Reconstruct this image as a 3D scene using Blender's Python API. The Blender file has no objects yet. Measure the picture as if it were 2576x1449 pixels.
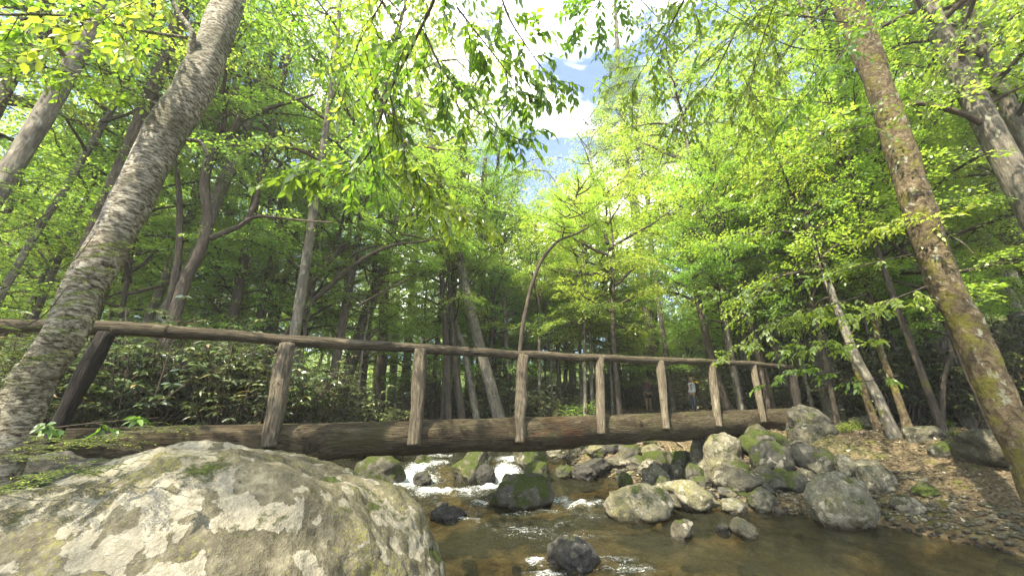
import bpy, math, random, os
import numpy as np
from mathutils import Vector, Matrix, Euler

RN = random.Random(11)
NR = np.random.default_rng(5)
rad = math.radians
QUICK = ''
scene = bpy.context.scene
COL = scene.collection

# ------------------------------------------------------------------ camera
FPX, CX, CY, TH, CH = 940.0, 1288.0, 724.5, rad(17), 1.5
def ray(px, py):
    u = (px-CX)/FPX; v = (CY-py)/FPX
    return np.array([u, math.cos(TH)-v*math.sin(TH), math.sin(TH)+v*math.cos(TH)])
CAM = np.array([0, 0, CH])
def at(px, py, Y):
    r = ray(px, py); return CAM + r*(Y/r[1])
def atz(px, py, z):
    r = ray(px, py); return CAM + r*((z-CH)/r[2])
def onbridge(px, py, c=5.9):
    r = ray(px, py); return CAM + r*(c/(r[1]-.55*r[0]))
def depth(P):
    return P[1]*math.cos(TH)+(P[2]-CH)*math.sin(TH)

cam = bpy.data.cameras.new('camera'); co = bpy.data.objects.new('camera', cam); COL.objects.link(co)
co.location = (0, 0, CH); co.rotation_euler = (rad(107), 0, 0)
cam.sensor_width = 36; cam.lens = 36*FPX/2576; cam.clip_end = 2000; cam.clip_start = .05
scene.camera = co

# ------------------------------------------------------------------ noise
def _h(i, j, k, s):
    n = (i*374761393 + j*668265263 + k*2147483647 + s*1274126177) & 0xffffffff
    n = ((n ^ (n >> 13))*1274126177) & 0xffffffff
    n = ((n ^ (n >> 16))*2246822519) & 0xffffffff
    return ((n ^ (n >> 15)) & 0xffffff)/float(0xffffff)*2-1
def vnoise(p, s=0):
    p = np.asarray(p, float); f = np.floor(p); i = f.astype(np.int64); t = p-f; t = t*t*t*(t*(t*6-15)+10)
    r = 0
    for a in (0, 1):
        wa = t[:, 0] if a else 1-t[:, 0]
        for b in (0, 1):
            wb = t[:, 1] if b else 1-t[:, 1]
            for c in (0, 1):
                wc = t[:, 2] if c else 1-t[:, 2]
                r = r + wa*wb*wc*_h(i[:, 0]+a, i[:, 1]+b, i[:, 2]+c, s)
    return r
def fbm(p, o=4, s=0, g=.5, l=2.03):
    p = np.asarray(p, float); r = 0; a = 1
    for k in range(o):
        r = r + a*vnoise(p, s+k*17); p = p*l+3.1; a *= g
    return r
def sstep(a, b, x):
    t = np.clip((x-a)/(b-a), 0, 1); return t*t*(3-2*t)

# ------------------------------------------------------------------ mesh building
class MB:
    def __init__(s): s.v = []; s.f3 = []; s.f4 = []; s.bk = []; s.rn = []; s.n = 0
    def add(s, v, f4=None, f3=None, bk=None, rn=None):
        v = np.asarray(v, np.float32); s.v.append(v)
        if f4 is not None and len(f4): s.f4.append(np.asarray(f4)+s.n)
        if f3 is not None and len(f3): s.f3.append(np.asarray(f3)+s.n)
        s.bk.append(np.zeros((len(v), 3), np.float32) if bk is None else np.asarray(bk, np.float32))
        s.rn.append(np.zeros(len(v), np.float32) if rn is None else np.asarray(rn, np.float32))
        s.n += len(v)
    def mesh(s, name, mat, smooth=True, bk=False, rn=False):
        me = bpy.data.meshes.new(name)
        v = np.concatenate(s.v)
        f4 = np.concatenate(s.f4) if s.f4 else np.zeros((0, 4), int)
        f3 = np.concatenate(s.f3) if s.f3 else np.zeros((0, 3), int)
        me.vertices.add(len(v)); me.vertices.foreach_set('co', v.ravel())
        li = np.concatenate([f4.ravel(), f3.ravel()]).astype(np.int32)
        me.loops.add(len(li)); me.loops.foreach_set('vertex_index', li)
        st = np.concatenate([np.arange(len(f4))*4, len(f4)*4+np.arange(len(f3))*3]).astype(np.int32)
        me.polygons.add(len(st)); me.polygons.foreach_set('loop_start', st)
        me.polygons.foreach_set('use_smooth', np.full(len(st), smooth))
        me.update(calc_edges=True)
        if bk:
            a = me.attributes.new('bk', 'FLOAT_VECTOR', 'POINT'); a.data.foreach_set('vector', np.concatenate(s.bk).ravel())
        if rn:
            a = me.attributes.new('rnd', 'FLOAT', 'POINT'); a.data.foreach_set('value', np.concatenate(s.rn))
        if mat: me.materials.append(mat)
        return me

def obj(name, data, parent=None, loc=None, rot=None, scale=None):
    o = bpy.data.objects.new(name, data); COL.objects.link(o)
    if parent is not None: o.parent = parent
    if loc is not None: o.location = [float(x) for x in loc]
    if rot is not None: o.rotation_euler = [float(x) for x in rot]
    if scale is not None: o.scale = [float(x) for x in (scale if hasattr(scale, '__len__') else (scale,)*3)]
    return o
def tag(o, label=None, cat=None, group=None, kind=None):
    if label: o['label'] = label
    if cat: o['category'] = cat
    if group: o['group'] = group
    if kind: o['kind'] = kind
    return o
def empty(name, loc=(0, 0, 0)):
    o = obj(name, None, None, loc); o.empty_display_size = .1; return o

def spline(pts, n):
    P = np.asarray(pts, float); m = len(P)
    if m == 2: return P[0]+(P[1]-P[0])*np.linspace(0, 1, n)[:, None]
    Q = np.vstack([2*P[0]-P[1], P, 2*P[-1]-P[-2]])
    t = np.linspace(0, m-1-1e-6, n); i = t.astype(int); f = (t-i)[:, None]
    a, b, c, d = Q[i], Q[i+1], Q[i+2], Q[i+3]
    return .5*((2*b)+(-a+c)*f+(2*a-5*b+4*c-d)*f**2+(-a+3*b-3*c+d)*f**3)

def tube(mb, path, r, sides=8, amp=0, ns=3, seed=0, cap=True, flat=None, ridge=0, nl=1.0):
    path = np.asarray(path, float); n = len(path); r = np.broadcast_to(np.asarray(r, float), (n,)).copy()
    T = np.gradient(path, axis=0); T /= np.linalg.norm(T, axis=1)[:, None]+1e-9
    u = np.cross(T[0], [0, 1, 0.13]); u /= np.linalg.norm(u)+1e-9
    U = np.zeros((n, 3))
    for i in range(n):
        u = u-T[i]*np.dot(u, T[i]); u /= np.linalg.norm(u)+1e-9; U[i] = u
    Vv = np.cross(T, U)
    L = np.concatenate([[0], np.cumsum(np.linalg.norm(np.diff(path, axis=0), axis=1))])
    a = np.arange(sides)/sides*2*math.pi
    ca, sa = np.cos(a), np.sin(a)
    rr = np.repeat(r, sides)
    bk = np.stack([np.tile(ca, n)*rr, np.tile(sa, n)*rr, np.repeat(L, sides)], 1)
    R = rr.copy()
    if amp:
        q = bk*np.array([ns, ns, ns*nl])
        R = R*(1+amp*fbm(q+seed, 3, seed)+ridge*np.abs(fbm(q*np.array([3, 3, .5])+seed+9, 2, seed)))
    off = U[:, None, :]*ca[None, :, None]+Vv[:, None, :]*sa[None, :, None]
    off = off.reshape(-1, 3)*R[:, None]
    if flat is not None:
        off[:, 2] = np.minimum(off[:, 2], flat*rr+0.004*fbm(bk*np.array([9, 9, 2.]), 3, 3))
    V = np.repeat(path, sides, axis=0)+off
    i = np.arange(n-1)[:, None]*sides; j = np.arange(sides)[None, :]; k = (j+1) % sides
    f4 = np.stack([i+j, i+k, i+sides+k, i+sides+j], -1).reshape(-1, 4)
    f3 = None
    if cap:
        c0, c1 = n*sides, n*sides+1
        V = np.vstack([V, path[0], path[-1]])
        bk = np.vstack([bk, [0, 0, -.5], [0, 0, L[-1]+.5]])
        jj = np.arange(sides); kk = (jj+1) % sides
        f3 = np.vstack([np.stack([kk, jj, np.full(sides, c0)], 1), np.stack([(n-1)*sides+jj, (n-1)*sides+kk, np.full(sides, c1)], 1)])
    mb.add(V, f4, f3, bk)

def nrm(a): return a/(np.linalg.norm(a, axis=-1, keepdims=True)+1e-9)
def leaves(mb, P, D, N, L, W, near=False, rn=None, droop=.12):
    P = np.asarray(P, float); n = len(P)
    if n == 0: return
    D = nrm(D); S = nrm(np.cross(D, N)); N = np.cross(S, D)
    L = np.broadcast_to(L, (n,))[:, None]; W = np.broadcast_to(W, (n,))[:, None]
    if rn is None: rn = NR.random(n)
    Z = np.array([0, 0, -1.])
    if not near:
        v = np.stack([P, P+D*L*.48+S*W*.5-N*W*.06, P+D*L+Z*L*droop, P+D*L*.48-S*W*.5-N*W*.06], 1)
        f = np.arange(n)[:, None]*4+np.array([0, 1, 2, 3])
        mb.add(v.reshape(-1, 3), f, None, None, np.repeat(rn, 4))
    else:
        b = P; m1 = P+D*L*.32+Z*L*droop*.1; m2 = P+D*L*.7+Z*L*droop*.45; t = P+D*L+Z*L*droop
        up = N*W*.13
        l1 = m1+S*W*.46+up; r1 = m1-S*W*.46+up; l2 = m2+S*W*.36+up*.8; r2 = m2-S*W*.36+up*.8
        v = np.stack([b, m1, m2, t, l1, l2, r1, r2], 1)
        o = np.arange(n)[:, None]*8
        f4 = np.vstack([o+np.array([1, 2, 5, 4]), o+np.array([2, 1, 6, 7])])
        f3 = np.vstack([o+np.array([0, 1, 4]), o+np.array([2, 3, 5]), o+np.array([1, 0, 6]), o+np.array([3, 2, 7])])
        mb.add(v.reshape(-1, 3), f4, f3, None, np.repeat(rn, 8))

# ------------------------------------------------------------------ materials
def mat(name):
    m = bpy.data.materials.new(name); m.use_nodes = True; nt = m.node_tree; nt.nodes.clear()
    return m, nt, (lambda t, **k: mk(nt, t, **k))
def mk(nt, t, **k):
    n = nt.nodes.new(t)
    for a, b in k.items():
        if a.startswith('i_'):
            key = a[2:]; key = int(key) if key.isdigit() else key.replace('_', ' ')
            n.inputs[key].default_value = b
        else: setattr(n, a, b)
    return n
def ramp(nt, fac, stops, interp='LINEAR'):
    n = nt.nodes.new('ShaderNodeValToRGB'); cr = n.color_ramp; cr.interpolation = interp
    while len(cr.elements) < len(stops): cr.elements.new(.5)
    for e, (p, c) in zip(cr.elements, stops):
        e.position = p; e.color = (c, c, c, 1) if not hasattr(c, '__len__') else (*c, 1)
    nt.links.new(fac, n.inputs[0]); return n.outputs[0]
def mix(nt, fac, a, b, blend='MIX'):
    n = nt.nodes.new('ShaderNodeMix'); n.data_type = 'RGBA'; n.blend_type = blend
    for s, i in ((fac, 0), (a, 6), (b, 7)):
        if hasattr(s, 'links'): nt.links.new(s, n.inputs[i])
        elif hasattr(s, '__len__'): n.inputs[i].default_value = (*s, 1)
        else: n.inputs[i].default_value = s
    return n.outputs[2]
def math_(nt, op, a, b=0., clamp=False):
    n = nt.nodes.new('ShaderNodeMath'); n.operation = op; n.use_clamp = clamp
    for s, i in ((a, 0), (b, 1)):
        if hasattr(s, 'links'): nt.links.new(s, n.inputs[i])
        else: n.inputs[i].default_value = s
    return n.outputs[0]
def noise(nt, vec, scale, detail=5, rough=.55, dist=0., lac=2.0):
    n = mk(nt, 'ShaderNodeTexNoise', i_Scale=scale, i_Detail=detail, i_Roughness=rough, i_Distortion=dist)
    if vec is not None: nt.links.new(vec, n.inputs['Vector'])
    return n.outputs['Fac']
def vscale(nt, vec, s):
    n = mk(nt, 'ShaderNodeVectorMath', operation='MULTIPLY'); nt.links.new(vec, n.inputs[0]); n.inputs[1].default_value = s
    return n.outputs[0]
def finish(nt, col, rough, height, bump=.5, dist=.02, spec=.3, alb=.66):
    if alb != 1 and hasattr(col, 'links'): col = mix(nt, 1., col, (alb if isinstance(alb, tuple) else (alb,)*3), 'MULTIPLY')
    b = mk(nt, 'ShaderNodeBsdfPrincipled'); o = mk(nt, 'ShaderNodeOutputMaterial')
    if hasattr(col, 'links'): nt.links.new(col, b.inputs['Base Color'])
    else: b.inputs['Base Color'].default_value = (*col, 1)
    if hasattr(rough, 'links'): nt.links.new(rough, b.inputs['Roughness'])
    else: b.inputs['Roughness'].default_value = rough
    b.inputs['Specular IOR Level'].default_value = spec
    if height is not None:
        bp = mk(nt, 'ShaderNodeBump', i_Strength=bump, i_Distance=dist); nt.links.new(height, bp.inputs['Height'])
        nt.links.new(bp.outputs[0], b.inputs['Normal'])
    nt.links.new(b.outputs[0], o.inputs[0]); return b

def leaf_mat(name, stops, trans=.45, gloss=.04, grough=.35, objvar=.35, tcol=None):
    m, nt, N = mat(name)
    a = N('ShaderNodeAttribute', attribute_name='rnd'); oi = N('ShaderNodeObjectInfo')
    col = ramp(nt, a.outputs['Fac'], stops)
    hv = N('ShaderNodeHueSaturation', i_Saturation=.94); nt.links.new(col, hv.inputs['Color'])
    nt.links.new(math_(nt, 'MULTIPLY_ADD', oi.outputs['Random'], objvar), hv.inputs['Value'])
    hv.inputs['Value'].links[0].from_node.inputs[2].default_value = 1-objvar/2
    wn = N('ShaderNodeTexWhiteNoise', noise_dimensions='1D'); nt.links.new(oi.outputs['Random'], wn.inputs['W'])
    h = math_(nt, 'MULTIPLY_ADD', wn.outputs['Value'], .05*min(1, objvar*3)); h.node.inputs[2].default_value = .475
    nt.links.new(h, hv.inputs['Hue'])
    col = hv.outputs[0]
    d = N('ShaderNodeBsdfDiffuse'); t = N('ShaderNodeBsdfTranslucent'); g = N('ShaderNodeBsdfGlossy', i_Roughness=grough)
    g.inputs['Color'].default_value = (1, 1, 1, 1)
    nt.links.new(col, d.inputs[0])
    tc = mix(nt, 1., col, tcol or (1.4, 1.4, .65), 'MULTIPLY')
    nt.links.new(tc, t.inputs[0])
    m1 = N('ShaderNodeMixShader', i_0=trans); nt.links.new(d.outputs[0], m1.inputs[1]); nt.links.new(t.outputs[0], m1.inputs[2])
    m2 = N('ShaderNodeMixShader', i_0=gloss); nt.links.new(m1.outputs[0], m2.inputs[1]); nt.links.new(g.outputs[0], m2.inputs[2])
    o = N('ShaderNodeOutputMaterial'); nt.links.new(m2.outputs[0], o.inputs[0])
    return m

LEAF = leaf_mat('spring_leaf', [(0, (.105, .19, .03)), (.45, (.205, .325, .045)), (.8, (.30, .42, .065)), (1, (.40, .48, .11))], .6)
LEAF_S = leaf_mat('understory_leaf', [(0, (.115, .205, .03)), (.5, (.215, .345, .045)), (1, (.33, .445, .07))], .6)
LEAF_N = leaf_mat('beech_leaf', [(0, (.06, .125, .012)), (.5, (.14, .245, .018)), (1, (.27, .38, .035))], .58, .05, .4)
LEAF_F = leaf_mat('far_leaf', [(0, (.16, .27, .06)), (.5, (.27, .40, .085)), (1, (.38, .49, .13))], .55)
LEAF_C = leaf_mat('hemlock_needle', [(0, (.06, .11, .025)), (.6, (.11, .18, .04)), (.9, (.17, .26, .05)), (1, (.3, .42, .06))], .45)
LEAF_R = leaf_mat('rhododendron_leaf', [(0, (.035, .055, .018)), (.6, (.06, .095, .028)), (.9, (.105, .135, .038)), (1, (.17, .12, .05))], .25, .12, .32)

def bark_mat(name, dark, mid, lite, moss=0., sx=6, sz=1.2, bump=.8, lich=0., dist=.03):
    m, nt, N = mat(name)
    a = N('ShaderNodeAttribute', attribute_name='bk').outputs['Vector']
    oi = N('ShaderNodeObjectInfo')
    ad = N('ShaderNodeVectorMath', operation='ADD'); nt.links.new(a, ad.inputs[0]); nt.links.new(oi.outputs['Random'], ad.inputs[1]); a = ad.outputs[0]
    va = vscale(nt, a, (sx, sx, sz))
    n1 = noise(nt, va, 4, 8, .65, .6)
    n2 = noise(nt, a, 2.2, 4)
    n3 = noise(nt, vscale(nt, a, (1, 1, .6)), 9, 6, .6)
    c = ramp(nt, n1, [(.3, dark), (.5, mid), (.68, lite)])
    c = mix(nt, 1., c, ramp(nt, n2, [(.3, .7), (.7, 1.25)]), 'MULTIPLY')
    if lich: c = mix(nt, ramp(nt, n3, [(.62-lich*.2, 0.), (.66-lich*.2, 1.)]), c, (.27, .275, .20))
    if moss:
        n4 = noise(nt, a, 4.5, 9, .75)
        c = mix(nt, ramp(nt, n4, [(.62-moss*.3, 0.), (.70-moss*.3, 1.)]), c, (.13, .12, .025))
    h = math_(nt, 'ADD', n1, math_(nt, 'MULTIPLY', n3, .4))
    finish(nt, c, .9, h, bump, dist, .15)
    return m
BARK_G = bark_mat('grey_bark', (.05, .045, .035), (.145, .13, .10), (.28, .25, .19), .1, 5, 1.0, .7, .12)
BARK_D = bark_mat('dark_bark', (.035, .028, .022), (.085, .068, .052), (.16, .135, .105), .15, 7, 1.2, .9, 0.)
BARK_M = bark_mat('mossy_bark', (.03, .022, .012), (.105, .08, .045), (.22, .175, .105), .38, 4, 3.0, 1., .12, .06)
BARK_T = bark_mat('twig_bark', (.05, .04, .03), (.09, .07, .05), (.14, .11, .085), 0, 5, 1.5, .3, .0)
BARK_P = bark_mat('pale_bark', (.09, .075, .055), (.24, .21, .155), (.42, .38, .30), 0.15, 4, 1.5, .7, .4)

def birch_mat():
    m, nt, N = mat('birch_bark')
    a = N('ShaderNodeAttribute', attribute_name='bk').outputs['Vector']
    w = noise(nt, a, 3, 4)
    # horizontal curls of peeling bark: noise stretched round the trunk
    v1 = vscale(nt, a, (15, 15, 34))
    n1 = noise(nt, v1, 1.4, 7, .7, .25)
    n2 = noise(nt, vscale(nt, a, (5.0, 5.0, 26)), 2.6, 5, .65, .5)
    big = noise(nt, a, 2.1, 5, .6)
    c = ramp(nt, n1, [(.36, (.03, .024, .016)), (.44, (.15, .128, .085)), (.5, (.30, .27, .19)), (.6, (.60, .56, .44))])
    c = mix(nt, ramp(nt, n2, [(.36, 1.), (.44, 0.)]), c, (.065, .05, .038))
    c = mix(nt, ramp(nt, big, [(.44, 0.), (.60, .8)]), c, mix(nt, ramp(nt, n1, [(.4, 0.), (.6, 1.)]), (.05, .048, .03), (.19, .18, .11)))
    c = mix(nt, ramp(nt, noise(nt, a, 1.3, 3), [(.55, 0.), (.75, .4)]), c, (.22, .15, .09))
    h = math_(nt, 'ADD', n1, math_(nt, 'MULTIPLY', n2, .8))
    finish(nt, c, .8, h, 1., .022, .2, alb=.66)
    return m
BIRCH = birch_mat()

def wood_mat(name, dark, mid, lite, green=0., red=False, dirt=True):
    m, nt, N = mat(name)
    a = N('ShaderNodeAttribute', attribute_name='bk').outputs['Vector']
    oi = N('ShaderNodeObjectInfo')
    ad = N('ShaderNodeVectorMath', operation='ADD'); nt.links.new(a, ad.inputs[0]); nt.links.new(oi.outputs['Random'], ad.inputs[1]); a2 = ad.outputs[0]
    g1 = noise(nt, vscale(nt, a2, (11, 11, 1.1)), 2.4, 9, .75, 2.0)
    g2 = noise(nt, vscale(nt, a2, (26, 26, 1.3)), 3, 4, .6)
    n2 = noise(nt, a2, 1.6, 6, .6)
    c = ramp(nt, g1, [(.28, dark), (.5, mid), (.7, lite)])
    c = mix(nt, ramp(nt, g2, [(.34, .8), (.44, 0.)]), c, tuple(x*.5 for x in dark))
    c = mix(nt, 1., c, ramp(nt, n2, [(.3, .65), (.7, 1.3)]), 'MULTIPLY')
    if red:
        n6 = noise(nt, vscale(nt, a2, (2.2, 2.2, .6)), 3, 9, .7, .4)
        c = mix(nt, ramp(nt, n6, [(.44, .85), (.52, 0.)]), c, mix(nt, ramp(nt, g2, [(.4, 0.), (.6, 1.)]), (.03, .022, .013), (.085, .062, .036)))
        c = mix(nt, ramp(nt, n6, [(.60, 0.), (.70, .6)]), c, (.30, .25, .16))
    n5 = noise(nt, a2, 12, 3)
    c = mix(nt, ramp(nt, n5, [(.70, 0.), (.74, .8)]), c, (.02, .015, .01))
    if green:
        n3 = noise(nt, vscale(nt, a2, (1, 1, .6)), 3.1, 6, .6)
        c = mix(nt, ramp(nt, n3, [(.6-green*.2, 0.), (.75-green*.2, .75)]), c, (.085, .085, .03))
    if red:   # rotten reddish heartwood showing on one stretch of the log
        sp = N('ShaderNodeSeparateXYZ'); nt.links.new(a, sp.inputs[0])
        d = math_(nt, 'ABSOLUTE', math_(nt, 'SUBTRACT', sp.outputs[2], 7.15))
        k = math_(nt, 'SUBTRACT', noise(nt, vscale(nt, a, (1.5, 1.5, .7)), 4, 6, .65), math_(nt, 'MULTIPLY', d, .26))
        c = mix(nt, ramp(nt, k, [(.40, 0.), (.55, .55)]), c, mix(nt, 1., c, (1.15, .48, .26), 'MULTIPLY'))
    h = math_(nt, 'ADD', g1, math_(nt, 'MULTIPLY', g2, .6))
    finish(nt, c, .85, h, 1., .05, .15)
    return m
LOGM = wood_mat('log_wood', (.026, .020, .011), (.112, .091, .052), (.27, .228, .145), .45, True)
RAILM = wood_mat('rail_wood', (.032, .026, .016), (.125, .103, .066), (.29, .25, .175), .1)
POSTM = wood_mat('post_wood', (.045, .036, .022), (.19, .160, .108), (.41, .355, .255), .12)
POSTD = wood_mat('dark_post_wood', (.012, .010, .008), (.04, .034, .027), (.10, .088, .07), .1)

def rock_mat(name, topl=0., *a_, **k_): return rock_mat_(name, topl, *a_, **k_) if not isinstance(topl, tuple) else rock_mat_(name, 0., topl, *a_, **k_)
def rock_mat_(name, topl, base=(.13, .125, .10), lite=(.34, .33, .27), lich=.4, moss=.4, algae=.2, sc=1., wet=True, mossc=(.07, .095, .012), bump=.8, bstr=.03, alb=.60):
    m, nt, N = mat(name)
    tc = N('ShaderNodeTexCoord'); oi = N('ShaderNodeObjectInfo'); geo = N('ShaderNodeNewGeometry')
    p = geo.outputs['Position']
    v = vscale(nt, p, (sc,)*3)
    wv = mk(nt, 'ShaderNodeTexNoise', i_Scale=6.0, i_Detail=6.); nt.links.new(v, wv.inputs['Vector'])
    mp = mk(nt, 'ShaderNodeVectorMath', operation='MULTIPLY_ADD'); nt.links.new(wv.outputs['Color'], mp.inputs[0]); mp.inputs[1].default_value = (.25,)*3; nt.links.new(v, mp.inputs[2])
    vw = mp.outputs[0]
    big = noise(nt, v, 1.6, 6, .6)
    fine = noise(nt, v, 22, 6, .7)
    mid = noise(nt, v, 6, 6, .65)
    grit = noise(nt, v, 90, 3, .7)
    c = ramp(nt, math_(nt, 'ADD', math_(nt, 'MULTIPLY', mid, .5), math_(nt, 'MULTIPLY', fine, .5)), [(.33, tuple(x*.5 for x in base)), (.5, base), (.66, lite)])
    c = mix(nt, 1., c, ramp(nt, big, [(.25, .7), (.75, 1.3)]), 'MULTIPLY')
    # lichen crusts with crisp scalloped edges
    vo = mk(nt, 'ShaderNodeTexVoronoi', i_Scale=5.5, feature='SMOOTH_F1'); nt.links.new(vw, vo.inputs['Vector'])
    if 'Smoothness' in vo.inputs: vo.inputs['Smoothness'].default_value = .25
    ln = noise(nt, v, 1.15, 5, .55, .3)
    lk = math_(nt, 'SUBTRACT', math_(nt, 'ADD', ln, math_(nt, 'MULTIPLY', mid, .18)), math_(nt, 'MULTIPLY', vo.outputs['Distance'], .35))
    if topl:
        spt = mk(nt, 'ShaderNodeSeparateXYZ'); nt.links.new(geo.outputs['Normal'], spt.inputs[0]); lk = math_(nt, 'ADD', lk, math_(nt, 'MULTIPLY', spt.outputs[2], topl))
    lk = math_(nt, 'ADD', lk, math_(nt, 'MULTIPLY', math_(nt, 'SUBTRACT', fine, .5), .16))
    t0 = .62-.2*lich
    lm = ramp(nt, lk, [(t0, 0.), (t0+.012, 1.)])
    lc = ramp(nt, fine, [(.3, tuple(x*.7 for x in (.36, .325, .23))), (.6, (.41, .385, .29)), (.75, (.52, .49, .385))])
    c = mix(nt, math_(nt, 'MULTIPLY', lm, .8), c, lc)
    if algae:
        ak = math_(nt, 'ADD', noise(nt, v, 1.4, 4, .5), math_(nt, 'MULTIPLY', math_(nt, 'SUBTRACT', noise(nt, v, 38, 5, .75), .5), 1.6))
        t1 = .75-.35*algae
        am = math_(nt, 'MULTIPLY', ramp(nt, ak, [(t1, 0.), (t1+.12, .9)]), math_(nt, 'SUBTRACT', 1., math_(nt, 'MULTIPLY', lm, .8)))
        c = mix(nt, am, c, (.21, .20, .06))
    hm = None
    if moss:
        sp = N('ShaderNodeSeparateXYZ'); nt.links.new(geo.outputs['Normal'], sp.inputs[0])
        mk_ = math_(nt, 'ADD', noise(nt, v, 2.3, 6, .6), math_(nt, 'MULTIPLY', sp.outputs[2], .12))
        t2 = .80-.36*moss
        mm = ramp(nt, math_(nt, 'ADD', mk_, math_(nt, 'MULTIPLY', math_(nt, 'SUBTRACT', fine, .5), .35)), [(t2, 0.), (t2+.06, 1.)])
        c = mix(nt, mm, c, mix(nt, ramp(nt, fine, [(.35, 0.), (.65, 1.)]), tuple(x*.45 for x in mossc), mossc))
        hm = mm
    rough = .85
    if wet:   # wet band above the waterline
        sp2 = N('ShaderNodeSeparateXYZ'); nt.links.new(p, sp2.inputs[0])
        wz = math_(nt, 'ADD', sp2.outputs[2], math_(nt, 'MULTIPLY', math_(nt, 'SUBTRACT', mid, .5), .12))
        wm = ramp(nt, wz, [(.035, 1.), (.07, 0.)])
        c = mix(nt, wm, c, mix(nt, 1., c, (.32, .30, .26), 'MULTIPLY'))
        rough = math_(nt, 'SUBTRACT', .85, math_(nt, 'MULTIPLY', wm, .6))
    h = math_(nt, 'ADD', math_(nt, 'ADD', mid, math_(nt, 'MULTIPLY', fine, .45)), math_(nt, 'MULTIPLY', grit, .15))
    h = math_(nt, 'ADD', h, math_(nt, 'MULTIPLY', lm, .15))
    if hm is not None: h = math_(nt, 'ADD', h, math_(nt, 'MULTIPLY', hm, .3))
    finish(nt, c, rough, h, bump, bstr, .25, alb=alb)
    return m
R_HERO = rock_mat('lichened_boulder', .15, (.15, .135, .085), (.33, .305, .21), .50, .36, .62, 1.15, bstr=.06, alb=.66)
R_PALE = rock_mat('pale_rock', (.16, .15, .10), (.38, .36, .26), .6, .42, .45, 1.6, bstr=.05)
R_GREY = rock_mat('grey_rock', (.11, .10, .068), (.25, .235, .165), .35, .4, .3, 1.7, bstr=.05)
R_MOSS = rock_mat('mossy_rock', (.10, .095, .07), (.22, .21, .16), .15, .8, .3, 1.7)
R_WET = rock_mat('wet_rock', (.05, .048, .04), (.12, .115, .095), 0., .35, .1, 1.8)
R_DARK = rock_mat('dark_mossy_boulder', (.085, .08, .06), (.19, .18, .14), .2, .55, .2, 1.)

def ground_mat():
    m, nt, N = mat('forest_floor')
    p = N('ShaderNodeNewGeometry').outputs['Position']
    vo = mk(nt, 'ShaderNodeTexVoronoi', i_Scale=26.); nt.links.new(p, vo.inputs['Vector'])
    n1 = noise(nt, p, 3, 6, .6); n2 = noise(nt, p, 30, 5, .7); n3 = noise(nt, p, .7, 5, .6)
    c = ramp(nt, n2, [(.3, (.035, .026, .016)), (.5, (.105, .078, .05)), (.7, (.21, .16, .11))])
    c = mix(nt, .45, c, ramp(nt, vo.outputs['Color'], [(.1, (.035, .025, .017)), (.5, (.10, .072, .047)), (.9, (.22, .16, .11))]))
    c = mix(nt, ramp(nt, n1, [(.56, 0.), (.66, .8)]), c, (.085, .085, .02))
    c = mix(nt, ramp(nt, n3, [(.5, 0.), (.7, .5)]), c, (.10, .11, .035))
    spy = N('ShaderNodeSeparateXYZ'); nt.links.new(p, spy.inputs[0])
    c = mix(nt, ramp(nt, math_(nt, 'MULTIPLY', spy.outputs[1], .02), [(.42, 0.), (.54, .85)]), c, mix(nt, ramp(nt, n1, [(.35, 0.), (.65, 1.)]), (.05, .085, .02), (.13, .19, .04)))
    finish(nt, c, .95, math_(nt, 'ADD', n2, vo.outputs['Distance']), .8, .03, .1, alb=(.84, .88, .78))
    return m
def bed_mat():
    m, nt, N = mat('stream_bed')
    p = N('ShaderNodeNewGeometry').outputs['Position']
    vo = mk(nt, 'ShaderNodeTexVoronoi', i_Scale=7.); nt.links.new(p, vo.inputs['Vector'])
    vo2 = mk(nt, 'ShaderNodeTexVoronoi', i_Scale=19.); nt.links.new(p, vo2.inputs['Vector'])
    n1 = noise(nt, p, 1.2, 5, .6)
    c = ramp(nt, vo.outputs['Color'], [(.1, (.07, .05, .025)), (.5, (.15, .11, .055)), (.9, (.27, .20, .11))])
    c = mix(nt, .5, c, ramp(nt, vo2.outputs['Color'], [(.1, (.05, .038, .02)), (.6, (.17, .12, .06)), (.95, (.34, .27, .16))]))
    c = mix(nt, 1., c, ramp(nt, n1, [(.3, .55), (.7, 1.5)]), 'MULTIPLY')
    finish(nt, c, .9, vo.outputs['Distance'], .6, .04, .2, alb=.52)
    return m
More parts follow.
